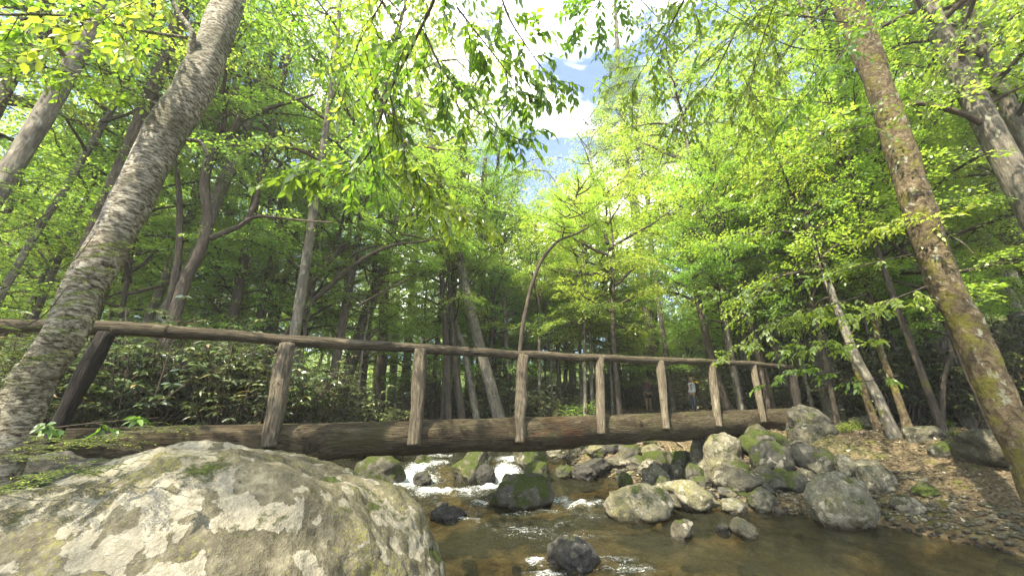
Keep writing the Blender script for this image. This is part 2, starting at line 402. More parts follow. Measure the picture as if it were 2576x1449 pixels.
def water_mat():
    m, nt, N = mat('stream_water')
    p = N('ShaderNodeNewGeometry').outputs['Position']
    fo = N('ShaderNodeAttribute', attribute_name='rnd').outputs['Fac']
    n1 = noise(nt, vscale(nt, p, (1., .8, 1.)), 7, 5, .6, .6); n2 = noise(nt, vscale(nt, p, (1., 1.6, 1.)), 26, 4, .6, .4)
    n3 = noise(nt, vscale(nt, p, (1, 1.9, 1)), 12, 7, .8, 1.2); n4 = noise(nt, p, 45, 4, .75)
    h = math_(nt, 'ADD', n1, math_(nt, 'MULTIPLY', n2, .28))
    bp = N('ShaderNodeBump', i_Strength=.8, i_Distance=.035); nt.links.new(h, bp.inputs['Height'])
    tr = N('ShaderNodeBsdfTransparent'); tr.inputs[0].default_value = (.68, .65, .47, 1)
    gl = N('ShaderNodeBsdfGlossy', i_Roughness=.04); nt.links.new(bp.outputs[0], gl.inputs['Normal'])
    fr = N('ShaderNodeFresnel', i_IOR=1.33); nt.links.new(bp.outputs[0], fr.inputs['Normal'])
    df = N('ShaderNodeBsdfDiffuse'); df.inputs[0].default_value = (.050, .050, .028, 1)
    mb_ = N('ShaderNodeMixShader', i_0=.28); nt.links.new(tr.outputs[0], mb_.inputs[1]); nt.links.new(df.outputs[0], mb_.inputs[2])
    m1 = N('ShaderNodeMixShader'); nt.links.new(fr.outputs[0], m1.inputs[0]); nt.links.new(mb_.outputs[0], m1.inputs[1]); nt.links.new(gl.outputs[0], m1.inputs[2])
    k = math_(nt, 'ADD', math_(nt, 'MULTIPLY', fo, .72), math_(nt, 'ADD', math_(nt, 'MULTIPLY', math_(nt, 'SUBTRACT', n3, .5), 2.0), math_(nt, 'MULTIPLY', math_(nt, 'SUBTRACT', n4, .5), .9)))
    k = math_(nt, 'MULTIPLY', ramp(nt, k, [(.38, 0.), (.92, 1.)]), ramp(nt, fo, [(.06, 0.), (.22, 1.)]))
    fd = N('ShaderNodeBsdfPrincipled', i_Roughness=.5); fd.inputs['Base Color'].default_value = (.72, .77, .76, 1)
    b2 = N('ShaderNodeBump', i_Strength=.8, i_Distance=.03); nt.links.new(n3, b2.inputs['Height']); nt.links.new(b2.outputs[0], fd.inputs['Normal'])
    m2 = N('ShaderNodeMixShader'); nt.links.new(k, m2.inputs[0]); nt.links.new(m1.outputs[0], m2.inputs[1]); nt.links.new(fd.outputs[0], m2.inputs[2])
    o = N('ShaderNodeOutputMaterial'); nt.links.new(m2.outputs[0], o.inputs[0])
    return m
def plain(name, col, rough=.8, nscale=20, var=.3):
    m, nt, N = mat(name)
    p = N('ShaderNodeTexCoord').outputs['Object']
    n1 = noise(nt, p, nscale, 4)
    c = mix(nt, 1., col, ramp(nt, n1, [(.3, 1-var), (.7, 1+var)]), 'MULTIPLY')
    finish(nt, c, rough, n1, .2, .01, .3, alb=1)
    return m

# ------------------------------------------------------------------ world and sun
SUN_TO = nrm(np.array([-.36, -.44, .82]))
el = math.asin(SUN_TO[2]); az = math.atan2(SUN_TO[0], SUN_TO[1])
w = bpy.data.worlds.new('World'); scene.world = w; w.use_nodes = True; nt = w.node_tree; nt.nodes.clear()
sky = mk(nt, 'ShaderNodeTexSky', sky_type='NISHITA', sun_disc=False, sun_elevation=el, sun_rotation=az, air_density=1.0, dust_density=.6)
tcw = mk(nt, 'ShaderNodeTexCoord')
cn = noise(nt, vscale(nt, tcw.outputs['Generated'], (1, 1, 1.8)), 2.3, 7, .55, .3)
cm = ramp(nt, cn, [(.49, 0.), (.60, 1.)])
cloud = ramp(nt, noise(nt, tcw.outputs['Generated'], 5, 6, .6), [(.36, (4.6, 4.9, 5.5)), (.6, (15.6, 15.3, 14.4))])
bgc = mix(nt, cm, mix(nt, 1., sky.outputs[0], (.42, .46, .62), 'MULTIPLY'), cloud)
bg = mk(nt, 'ShaderNodeBackground', i_Strength=.14); nt.links.new(bgc, bg.inputs[0])
wo = mk(nt, 'ShaderNodeOutputWorld'); nt.links.new(bg.outputs[0], wo.inputs[0])
sl = bpy.data.lights.new('sun', 'SUN'); sl.energy = 4.0; sl.angle = rad(.55); sl.color = (1, .90, .72)
so = obj('sun', sl); so.rotation_euler = Vector(-SUN_TO).to_track_quat('-Z', 'Y').to_euler(); so.location = (0, 0, 30)
scene.view_settings.view_transform = 'Standard'; scene.view_settings.look = 'None'
scene.view_settings.exposure = 2.45; scene.view_settings.gamma = 1
scene.render.engine = 'CYCLES'
cy = scene.cycles
cy.max_bounces = 9; cy.diffuse_bounces = 7; cy.glossy_bounces = 2; cy.transmission_bounces = 5; cy.transparent_max_bounces = 6
cy.caustics_reflective = False; cy.caustics_refractive = False
cy.sample_clamp_indirect = 6; cy.use_denoising = True; cy.denoising_prefilter = 'NONE'

# ------------------------------------------------------------------ terrain
RS = np.array([(9, -40), (7.5, -10), (6.5, 0), (6, 2), (5.3, 4.2), (4.75, 5.3), (3.5, 6.1), (2.9, 7.0), (2.4, 7.9), (1.9, 8.7), (1.0, 9.6), (.6, 11), (.2, 13), (-1.5, 15.5), (-6, 18), (-14, 21), (-60, 34)], float)
LS = np.array([(1.5, -40), (.9, -4), (.5, -1), (.2, .5), (-.4, 1.5), (-1, 3), (-2.2, 5), (-3, 7), (-3.3, 9), (-3.9, 11.5), (-6, 13.5), (-15, 17), (-60, 29)], float)
def seg_dist(P, A):
    best = np.full(len(P), 1e9)
    for a, b in zip(A[:-1], A[1:]):
        ab = b-a; t = np.clip(((P-a)@ab)/(ab@ab), 0, 1); best = np.minimum(best, np.linalg.norm(P-(a+t[:, None]*ab), axis=1))
    return best
def inside(P):
    poly = np.vstack([LS, RS[::-1]]); x, y = P[:, 0], P[:, 1]; c = np.zeros(len(P), bool)
    for (x0, y0), (x1, y1) in zip(poly, np.roll(poly, -1, axis=0)):
        if y0 == y1: continue
        k = ((y0 > y) != (y1 > y)) & (x < (x1-x0)*(y-y0)/(y1-y0)+x0); c ^= k
    return c
def wlevel(X, Y):
    line = 8.15+.25*np.sin(X*1.7)+1.0*sstep(.9, 1.6, X)
    return .27*sstep(line-.1, line+.45, Y)+.05*sstep(9, 14, Y)+.4*sstep(14, 40, Y)
def ground(X, Y):
    X = np.atleast_1d(np.asarray(X, float)); Y = np.atleast_1d(np.asarray(Y, float)); P = np.stack([X, Y], 1)
    ins = inside(P); dr = seg_dist(P, RS); dl = seg_dist(P, LS); d = np.minimum(dr, dl)
    right = dr < dl
    q = np.stack([X, Y, X*0], 1)
    wl = wlevel(X, Y)
    bank = .10*sstep(0, .35, d)+.85*sstep(.2, 3.2, d)
    bankl = 1.0*sstep(0, 1.5, d)*(.15+.85*np.maximum(sstep(2.6, 4.2, Y), sstep(-4.5, -7, X)))
    z = wl*sstep(4, 0, d)+np.where(right, bank, bankl)
    far = np.clip(Y-9, 0, None)
    z = z+.012*far*sstep(2, 6, d)+.22*np.clip(X-11, 0, 50)*sstep(6, 12, Y+X*.3)*(1+.01*np.clip(X, 0, 60))*.9+.12*np.clip(Y-32, 0, None)+.10*np.clip(-X-22, 0, None)
    z = z+sstep(.3, 3, d)*(.10*fbm(q*.55, 3, 4)+.05*fbm(q*2.2, 3, 8))+.02*fbm(q*6, 2, 9)
    zb = wl-.10-.30*sstep(0, .9, d)+.05*fbm(q*2.5, 3, 5)
    return np.where(ins, zb, z)
def gz(x, y): return float(ground([x], [y])[0])
def warp(n, a, b, lo, hi, frac=.72):
    m = int(n*frac); k = (n-m)//2
    g1 = a-(a-lo)*(np.linspace(1, 0, k+1)[:-1]**2.2); g2 = np.linspace(a, b, m); g3 = b+(hi-b)*(np.linspace(0, 1, k+1)[1:]**2.2)
    return np.concatenate([g1, g2, g3])
def grid(gx, gy):
    X, Y = np.meshgrid(gx, gy); n, m = X.shape
    i = np.arange(n-1)[:, None]*m; j = np.arange(m-1)[None, :]
    return X.ravel(), Y.ravel(), np.stack([i+j, i+j+1, i+m+j+1, i+m+j], -1).reshape(-1, 4)
gx, gy = warp(360, -9, 14, -118, 118), warp(340, 0, 20, -50, 118)
X, Y, F4 = grid(gx, gy); Z = ground(X, Y)
b = MB(); b.add(np.stack([X, Y, Z], 1), F4)
GM = ground_mat(); BM = bed_mat()
me = b.mesh('forest_floor', GM); me.materials.append(BM)
cx_ = X[F4].mean(1); cy_ = Y[F4].mean(1); ii = inside(np.stack([cx_, cy_], 1)) | (Z[F4].mean(1) < .07)
me.polygons.foreach_set('material_index', ii.astype(np.int32))
tag(obj('ground', me), kind='structure')

# water
FO = []   # (X, Y, rx, ry, strength)
for px, py, rx, ry, s in [(1010, 1180, .22, .45, 1.2), (1035, 1212, .55, .35, .95), (1100, 1195, .3, .35, 1.0), (1120, 1228, .8, .28, .85), (1060, 1200, .35, .3, .8),
        (1290, 1185, .33, .5, 1.25), (1275, 1207, .4, .3, 1.2), (1235, 1222, .5, .25, .9), (1190, 1240, .5, .25, .6), (1210, 1262, .22, .3, .75), (1180, 1285, .3, .2, .45),
        (1400, 1255, .3, .28, .95), (1440, 1262, .35, .25, .9), (1500, 1256, .3, .16, .85), (1380, 1284, .25, .12, .75), (1300, 1290, .35, .1, .6), (1340, 1284, .3, .1, .5),
        (1165, 1302, .25, .12, .7), (1130, 1287, .2, .1, .6), (1250, 1315, .4, .2, .36), (1330, 1330, .5, .25, .38), (1400, 1310, .4, .2, .42), (1450, 1340, .5, .2, .40), (1490, 1290, .3, .15, .6),
        (1420, 1362, .3, .1, .42), (1350, 1405, .12, .12, .8), (1375, 1437, .18, .08, .8), (1540, 1400, .22, .1, .62), (1600, 1430, .3, .1, .6), (1560, 1420, .3, .12, .45), (1440, 1190, .12, .15, .9),
        (1110, 1150, .5, .3, .7), (1180, 1156, .5, .3, .4), (1470, 1265, .4, .2, .6), (1060, 1240, .4, .2, .5)]:
    q = atz(px, py, .25 if py < 1185 else .03); FO.append((q[0], q[1], rx, ry, s))
gx = np.concatenate([np.linspace(-60, -7, 30)[:-1], np.arange(-7, 8, .045), np.linspace(8, 14, 12)]); gy = np.concatenate([np.linspace(-40, 2, 30)[:-1], np.arange(2, 11, .04), np.linspace(11, 60, 60)])
X, Y, F4 = grid(gx, gy)
fo = np.zeros(len(X))
for x, y, rx, ry, s in FO: fo = np.maximum(fo, s*np.exp(-(((X-x)/rx)**2+((Y-y)/ry)**2)*.8))
q = np.stack([X, Y, X*0], 1)
fo = np.clip(fo, 0, 1.2)*np.clip(.95+.3*fbm(q*1.9, 2, 3), .3, 1.4)
turb = sstep(10, 7, Y)*sstep(3.5, 6.5, Y)
Zw = wlevel(X, Y)+.010*fbm(q*np.array([3, 2.2, 1]), 3, 31)+(.012*turb)*fbm(q*np.array([5, 5.5, 1]), 3, 41)+fo*.055*fbm(q*7, 3, 51)+.03*fo
fo = fo+.13*turb*sstep(.0, .5, fbm(q*np.array([1.2, 2.6, 1]), 3, 77))*(X < 3)
# keep only the part that lies over the channel (a margin runs under the banks)
g = seg_dist(np.stack([X, Y], 1), RS); g2 = seg_dist(np.stack([X, Y], 1), LS); ok = inside(np.stack([X, Y], 1)) | (np.minimum(g, g2) < .35)
F4 = F4[ok[F4].all(1)]
used = np.unique(F4); mp = np.full(len(X), -1); mp[used] = np.arange(len(used))
b = MB(); b.add(np.stack([X, Y, Zw], 1)[used], mp[F4], None, None, fo[used])
tag(obj('stream_water', b.mesh('stream_water', water_mat(), rn=True)), kind='structure')

# ------------------------------------------------------------------ rocks
def ico(sub):
    import bmesh
    bm = bmesh.new(); bmesh.ops.create_icosphere(bm, subdivisions=sub, radius=1)
    v = np.array([x.co[:] for x in bm.verts]); f = np.array([[y.index for y in x.verts] for x in bm.faces]); bm.free(); return v, f
ICO5, ICO4, ICO6 = ico(5), ico(4), ico(7)
def rock_shape(seed, sub=5, facets=7, cut=.78, amp=.16, sq=1.):
    v, f = {4: ICO4, 5: ICO5, 7: ICO6}[sub]; v = v.copy(); r = np.random.default_rng(seed)
    if sq != 1: v = np.sign(v)*np.abs(v)**sq
    for _ in range(facets):
        n = nrm(r.normal(size=3)*np.array([1, 1, .8])); d = cut+r.random()*.18
        k = v@n+.03*fbm(v*2.3+seed, 2, seed+1); over = np.clip(k-d, 0, None); v -= n*over[:, None]*.88
    v = v*(1+amp*fbm(v*1.3+seed, 3, seed))[:, None]
    v = v+nrm(v)*(.028*fbm(v*5+seed, 4, seed+3))[:, None]
    return v, f
ROCKV = {}
def rock_mesh(kind, mat_):
    key = (kind, mat_.name)
    if key not in ROCKV:
        v, f = rock_shape(100+kind, 4 if kind >= 10 else 5, [6, 9, 4, 12, 7][kind % 5], [.74, .66, .84, .62, .72][kind % 5], .15, [1, .85, 1, .75, .9][kind % 5])
        b = MB(); b.add(v, None, f); ROCKV[key] = b.mesh('rock', mat_)
    return ROCKV[key]
def rock_px(x0, x1, yt, yb, mt, kind, label, z=None, thick=1., rot=(0, 0, 0), sink=.22, name='rock', cat='rock', group=None, Yd=None):
    """rock standing where its foot meets ground level z under pixel yb."""
    xc = (x0+x1)/2
    if Yd is not None: P = at(xc, yb, Yd)
    elif z is not None: P = atz(xc, yb, z)
    else:
        lo, hi = 3., 40.
        r = ray(xc, yb)
        for Yt in np.linspace(3.5, 30, 400):
            p = CAM+r*(Yt/r[1])
            if p[2] <= gz(p[0], p[1]): break
        P = p
    dp = depth(P); w = (x1-x0)/FPX*dp/2; h = (yb-yt)/FPX*dp/2
    off = abs(xc-CX)/FPX; w *= 1/math.sqrt(1+off*off)
    d = w*thick*.8
    hh = h*(1+sink)
    o = obj(name, rock_mesh(kind, mt), None, (P[0], P[1]+d*.6, P[2]-h*2*sink+hh*.9), [rad(a) for a in rot], (w*1.12, d*1.1, hh*1.1))
    tag(o, label, cat, group); return o
ROCKS = [
 (885, 1005, 1153, 1222, R_MOSS, 2, 'rounded mossy boulder half hidden under the log at the left of the cascade', .02),
 (1030, 1092, 1148, 1192, R_MOSS, 1, 'small dark mossy rock splitting the left arm of the cascade', .05),
 (1120, 1242, 1142, 1212, R_MOSS, 3, 'long tilted dark slab with a mossy top between the two falls', .05),
 (1172, 1240, 1172, 1218, R_WET, 0, 'wet black rock at the foot of the tilted slab', .02),
 (1030, 1085, 1190, 1222, R_WET, 2, 'low wet stone in the white water below the left fall', .0),
 (1300, 1392, 1126, 1190, R_MOSS, 6, 'mossy root-covered rock right of the main fall', .1),
 (1315, 1388, 1165, 1217, R_MOSS, 2, 'dark green rounded rock at the right foot of the main fall', .0),
 (1232, 1384, 1202, 1278, R_MOSS, 0, 'pyramid shaped rock thick with green moss in mid stream', .0),
 (1085, 1165, 1280, 1312, R_WET, 2, 'flat black rock awash beside the big pale boulder', -.02),
 (1092, 1128, 1266, 1286, R_WET, 0, 'small black stone poking up behind the flat awash rock', .0),
 (1388, 1506, 1368, 1436, R_WET, 2, 'round wet brown rock at the bottom edge of the stream', -.02),
 (1534, 1702, 1228, 1308, R_PALE, 5, 'large flat topped pale rock with a mossy hollow in the water', .0),
 (1664, 1822, 1218, 1286, R_PALE, 8, 'sloping pale slab behind the large flat topped rock', .0),
 (1820, 1896, 1260, 1292, R_PALE, 2, 'smooth tan stone at the edge of the stream', .0),
 (1888, 1982, 1236, 1288, R_MOSS, 0, 'white topped mossy rock on the shoreline', .0),
 (1688, 1760, 1310, 1362, R_GREY, 3, 'blocky rock with a pale flat top standing in the shallows', -.02),
 (1846, 1934, 1316, 1354, R_GREY, 8, 'low square rock with a greenish top in the shallows', -.02),
 (1808, 1846, 1322, 1346, R_WET, 2, 'small dark stone between the two blocky rocks', -.02),
 (2058, 2246, 1196, 1330, R_PALE, 5, 'big lichen speckled boulder with mossy foot on the right shore', .0),
 (2172, 2290, 1176, 1238, R_PALE, 0, 'lichened boulder up the bank behind the speckled boulder', None),
 (2116, 2182, 1146, 1200, R_PALE, 8, 'pointed pale rock perched above the speckled boulder', None),
 (1780, 1890, 1094, 1178, R_PALE, 2, 'round pale boulder under the right end of the log', None),
 (1738, 1786, 1098, 1176, R_PALE, 3, 'upright leaning slab beside the round pale boulder', None),
 (1905, 2010, 1110, 1192, R_DARK, 5, 'dark mossy block in the shade below the log end', None),
 (1990, 2140, 1122, 1184, R_DARK, 1, 'long low mossy slab sloping away from the log end', None),
 (1996, 2126, 1030, 1094, R_DARK, 7, 'dark grey slab leaning against the log end', None),
 (2008, 2086, 1066, 1110, R_GREY, 2, 'rounded brownish rock below the leaning grey slab', None),
 (1990, 2030, 1048, 1072, R_GREY, 0, 'small grey stone wedged at the log end', None),
 (1985, 2025, 1078, 1098, R_GREY, 2, 'small stone under the wedged grey stone', None),
 (2080, 2166, 1014, 1046, R_PALE, 2, 'low rounded boulder on the path behind the log end', None),
 (2158, 2226, 1020, 1056, R_PALE, 0, 'sunlit angular boulder beside the bare path', None),
 (2148, 2270, 1046, 1072, R_GREY, 6, 'flat grey rock in front of the sunlit angular boulder', None),
 (2298, 2378, 1000, 1036, R_PALE, 2, 'pale boulder beside the small dark sapling', None),
 (1965, 2050, 1104, 1124, R_GREY, 8, 'flat slab half sunk in the bank below the rounded brownish rock', None),
 (1372, 1428, 1126, 1152, R_PALE, 2, 'pale stone just visible under the middle of the log', None),
 (1428, 1466, 1124, 1148, R_GREY, 0, 'grey stone right of the pale stone under the log', None),
 (1480, 1530, 1118, 1150, R_MOSS, 1, 'moss tufted rock under the fifth bridge post', None),
 (1560, 1625, 1120, 1160, R_DARK, 2, 'dark rounded rock set in the root tangle', None),
 (1556, 1598, 1192, 1228, R_MOSS, 2, 'pale capped mossy stone at the stream edge', .0),
 (1614, 1692, 1180, 1230, R_PALE, 0, 'bright white topped stone behind the large flat topped rock', .02),
 (1648, 1690, 1200, 1240, R_MOSS, 2, 'small upright mossy stone against the sloping pale slab', .0),
 (1612, 1672, 1162, 1202, R_GREY, 7, 'wedge shaped grey rock among the cobbles', None),
 (1690, 1732, 1170, 1208, R_GREY, 2, 'round speckled grey cobble among the bank stones', None),
 (1725, 1790, 1168, 1212, R_MOSS, 8, 'slanting mossy rock below the upright slab', None),
 (1440, 1540, 1160, 1200, R_WET, 3, 'dark driftwood coloured rock at the cobbled water edge', .02),
 (1530, 1600, 1150, 1180, R_GREY, 5, 'flat olive cobble behind the moss capped stone', None),
 (1395, 1452, 1174, 1200, R_MOSS, 2, 'rounded yellow green stone beside the small side fall', .02),
 (1445, 1500, 1176, 1206, R_WET, 2, 'rounded wet dark stone right of the side fall', .02),
 (1860, 1960, 1196, 1232, R_GREY, 8, 'thin layered slab above the shoreline', None),
 (1800, 1850, 1178, 1216, R_PALE, 2, 'pale cobble with yellow moss under the round boulder', None),
 (1945, 2010, 1180, 1214, R_MOSS, 5, 'green mossy rock ledge left of the speckled boulder', None),
 (2010, 2060, 1182, 1212, R_GREY, 2, 'tan rounded stone above the mossy ledge', None),
 (2035, 2075, 1226, 1262, R_GREY, 0, 'pinkish stone tucked against the speckled boulder', None),
 (1850, 1905, 1238, 1262, R_MOSS, 2, 'flat mossy stone behind the smooth tan stone', .02),
 (1944, 1980, 1278, 1296, R_GREY, 2, 'small tan pebble cobble at the foot of the white topped rock', .0),
 (2066, 2094, 1288, 1306, R_GREY, 2, 'small pale stone at the water edge left of the speckled boulder', .0),
 (1476, 1520, 1010, 1026, R_PALE, 0, 'white stone on the far path behind the bridge', None),
 (1440, 1466, 1004, 1016, R_PALE, 2, 'small sunlit stone farther along the far path', None),
]
for i, (x0, x1, yt, yb, mt, kd, lb, z) in enumerate(ROCKS):
    rr = random.Random(i*7+1)
    big = (x1-x0) > 95
    rot = (rr.uniform(-12, 12), rr.uniform(-12, 12), rr.uniform(0, 360) if not big else rr.uniform(-20, 20))
    if 'tilted dark slab' in lb: rot = (10, -24, 12)
    if 'upright leaning' in lb: rot = (0, 10, 20)
    if 'leaning against the log end' in lb: rot = (0, 24, 10)
    if 'long low mossy' in lb: rot = (0, 14, 10)
    rock_px(x0, x1, yt, yb, mt, kd, lb, z, rot=rot, name='boulder' if big else 'rock', cat='boulder' if big else 'rock')

def hero_boulder(name, c, s, seed, mt, label, sq, sculpt):
    v, f = ICO6; v = v.copy()
    v = np.sign(v)*np.abs(v)**sq
    v = v*(1+.10*fbm(v*1.1+seed, 3, seed))[:, None]
    v = v*np.array(s)
    v = sculpt(v)
    n = nrm(v/np.array(s))
    v = v+n*(.045*fbm(v*2.6+seed, 4, seed+5)+.014*fbm(v*10+seed, 4, seed+9)+.007*fbm(v*31+seed, 3, seed+4)-.10*np.clip(.12-np.abs(fbm(v*np.array([.8, 1.6, 1.6])+seed, 2, seed+2)), 0, 1))[:, None]
    b = MB(); b.add(v, None, f)
    tag(obj(name, b.mesh(name, mt), None, c), label, 'boulder')
def sc1(v):
    x, y, z = v.T
    z = z*(1-.34*np.clip(-x-.45, 0, 3)**1.3)+.10*np.exp(-((x+.55)/.3)**2)*(z > 0)*.5-.06*np.exp(-((x+.95)/.16)**2)*(z > 0)
    z = z+.09*np.exp(-((x-.1)/.5)**2)*(z > 0)-.16*np.clip(x-.6, 0, 2)*(z > 0)
    return np.stack([x, y, z], 1)
hero_boulder('boulder', (-1.98, 2.62, .02), (1.60, 1.12, 1.20), 21, R_HERO, 'huge pale boulder crusted with lichen filling the lower left foreground', .86, sc1)
hero_boulder('boulder', (-3.75, 3.05, .25), (1.35, .60, .93), 33, R_DARK, 'dark moss green boulder behind the huge pale boulder at the left edge', .9, lambda v: v)

# small cobbles scattered over the banks
def scatter(n, box, cond, smin, smax, mats, label, group, seed, name='cobble'):
    r = random.Random(seed); k = 0; tries = 0
    while k < n and tries < n*60:
        tries += 1
        x = r.uniform(box[0], box[1]); y = r.uniform(box[2], box[3])
        P = np.array([[x, y]]); d = min(seg_dist(P, RS)[0], seg_dist(P, LS)[0]); ins = bool(inside(P)[0])
        if not cond(d, ins, x, y): continue
        s = smin+(smax-smin)*r.random()**2.2
        z = gz(x, y)
        o = obj(name, rock_mesh(10+r.randrange(5), r.choice(mats)), None, (x, y, z+s*.22), (r.uniform(-.3, .3), r.uniform(-.3, .3), r.uniform(0, 6.28)), (s*r.uniform(.9, 1.4), s*r.uniform(.8, 1.1), s*r.uniform(.5, .85)))
        tag(o, label, 'rock' if name == 'rock' else 'cobble', group); k += 1
scatter(115, (.5, 6, 6.0, 11), lambda d, i, x, y: (not i and d < 1.7) or (i and d < .25), .05, .21, [R_GREY, R_DARK, R_PALE, R_WET, R_MOSS], 'small grey and brown cobble packed along the right bank under the bridge', 'cobbles along the right bank', 3)
scatter(40, (4, 12, 4.5, 14), lambda d, i, x, y: not i and 1.3 < d, .04, .13, [R_GREY, R_PALE, R_GREY], 'small stone lying on the leaf strewn right bank', 'stones on the bank', 4)
scatter(34, (2.4, 9, 5.5, 11.5), lambda d, i, x, y: not i and .2 < d < 3.4, .14, .42, [R_PALE, R_GREY, R_MOSS, R_DARK], 'lichened mossy rock among the stones packed on the right bank', 'mossy rocks on the right bank', 14, name='rock')
scatter(46, (-.6, 5.5, 4.0, 8.5), lambda d, i, x, y: i and d > .15, .06, .20, [R_WET, R_WET, R_MOSS], 'brown stone under the shallow water of the pool', 'submerged stones', 24, name='rock')
scatter(26, (-4, 1, 8.6, 13), lambda d, i, x, y: d < 1.0, .10, .28, [R_WET, R_MOSS, R_GREY], 'wet stone in the stream above the cascade', 'stones above the cascade', 5)
scatter(35, (-3, 12, 14, 26), lambda d, i, x, y: not i and d > .5, .08, .24, [R_PALE, R_GREY, R_MOSS], 'stone on the forest floor behind the bridge', 'stones on the forest floor', 6)

# ------------------------------------------------------------------ footbridge
bridge = empty('footbridge', (0, 5.9, .85)); bridge.matrix_world = Matrix.Translation((0, 5.9, .85))
tag(bridge, 'rustic log footbridge with a single pole handrail crossing the stream', 'footbridge')
def child(name, mb, m, parent=bridge, **k):
    me = mb.mesh(name, m, bk=True, **k); o = obj(name, me, parent)
    o.location = -np.array(parent.location) if parent.location.length else (0, 0, 0)
    return o
n = 260
t = np.linspace(-5.6, 7.05, n)
tops = np.interp(t, [-5.6, -3.8, -1.9, 0, 2.7, 6.9], [1.26, 1.268, 1.262, 1.278, 1.30, 1.36])
rl = np.interp(t, [-5.6, -3.5, -1.9, 0, 3, 7.05], [.19, .205, .225, .25, .27, .29])
rl = rl*(1+.035*np.sin(t*1.9+1)+.02*np.sin(t*4.3))
for kx, kr in ((-2.35, .05), (2.05, .03), (4.9, .05), (.9, .02)): rl = rl+kr*np.exp(-((t-kx)/.16)**2)*.6
path = np.stack([t, 5.9+.55*t, tops-rl*.80], 1)
rl[-3:] *= [.97, .9, .75]
b = MB(); tube(b, path, rl, 56, .05, 2.2, 4, flat=.80, ridge=.03)
lb = child('log_beam', b, LOGM)
# knots on the log
for kx, dz, r0 in ((-2.35, -.02, .085), (4.9, .06, .08), (2.05, .09, .05)):
    i = int(np.argmin(abs(t-kx))); c = path[i]; fn = nrm(np.array([.48, -.875, 0]))
    p0 = c+fn*rl[i]*.80+np.array([0, 0, dz]); b = MB(); tube(b, [p0, p0+fn*.04, p0+fn*.065, p0+fn*.06], [r0*1.3, r0, r0*.75, r0*.3], 18, .12, 14, 3)
    child('knot', b, LOGM)
# handrail poles, butted over posts
rail_px = [(-160, 818), (0, 818), (130, 822), (280, 826), (420, 834), (560, 843), (700, 855), (870, 866), (1049, 877), (1180, 884), (1309, 892), (1504, 901), (1654, 906), (1782, 911), (1892, 916), (1992, 924)]
rp = np.array([onbridge(*q) for q in rail_px])
for a0, a1, rr_ in ((0, 4, .072), (3, 9, .066), (8, 12, .066), (11, 15, .062)):
    seg = rp[a0:a1+1] if a1 < 15 else rp[a0:]
    if len(seg) < 2: continue
    if a0: seg = seg.copy(); seg[0] = seg[0]+(seg[1]-seg[0])*.03
    pth = spline(seg, 90); pth = pth+np.stack([0*pth[:, 0], .008*np.sin(pth[:, 0]*3), .012*fbm(pth*1.7, 2, a0)], 1)
    b = MB(); tube(b, pth, rr_*(1+.10*vnoise(pth*1.4, 5+a0)), 20, .07, 7, a0+2, ridge=.08, nl=.4); child('handrail_pole', b, RAILM)
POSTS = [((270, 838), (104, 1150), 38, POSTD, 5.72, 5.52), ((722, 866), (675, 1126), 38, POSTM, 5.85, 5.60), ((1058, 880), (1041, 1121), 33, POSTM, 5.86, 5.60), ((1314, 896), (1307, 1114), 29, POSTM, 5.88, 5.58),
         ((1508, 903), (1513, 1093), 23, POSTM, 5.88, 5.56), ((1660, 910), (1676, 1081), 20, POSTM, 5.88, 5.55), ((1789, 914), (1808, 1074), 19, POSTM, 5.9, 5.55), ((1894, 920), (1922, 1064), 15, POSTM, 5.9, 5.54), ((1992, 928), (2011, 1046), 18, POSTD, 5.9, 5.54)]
for i, (a, c, wd, mt, c0, c1) in enumerate(POSTS):
    A = onbridge(*a, c0); C = onbridge(*c, c1); m_ = (A+C)/2
    r0 = wd*depth(m_)/FPX/2*.93
    pth = spline([C, C*.6+A*.4+np.array([RN.uniform(-.012, .012), 0, 0]), A], 40)
    b = MB(); tube(b, pth, r0*np.linspace(.88, 1.06, 40)*(1+.10*vnoise(pth*4, 20+i)), 24, .13, 8, 30+i, ridge=.2, nl=.35)
    child('post', b, mt)

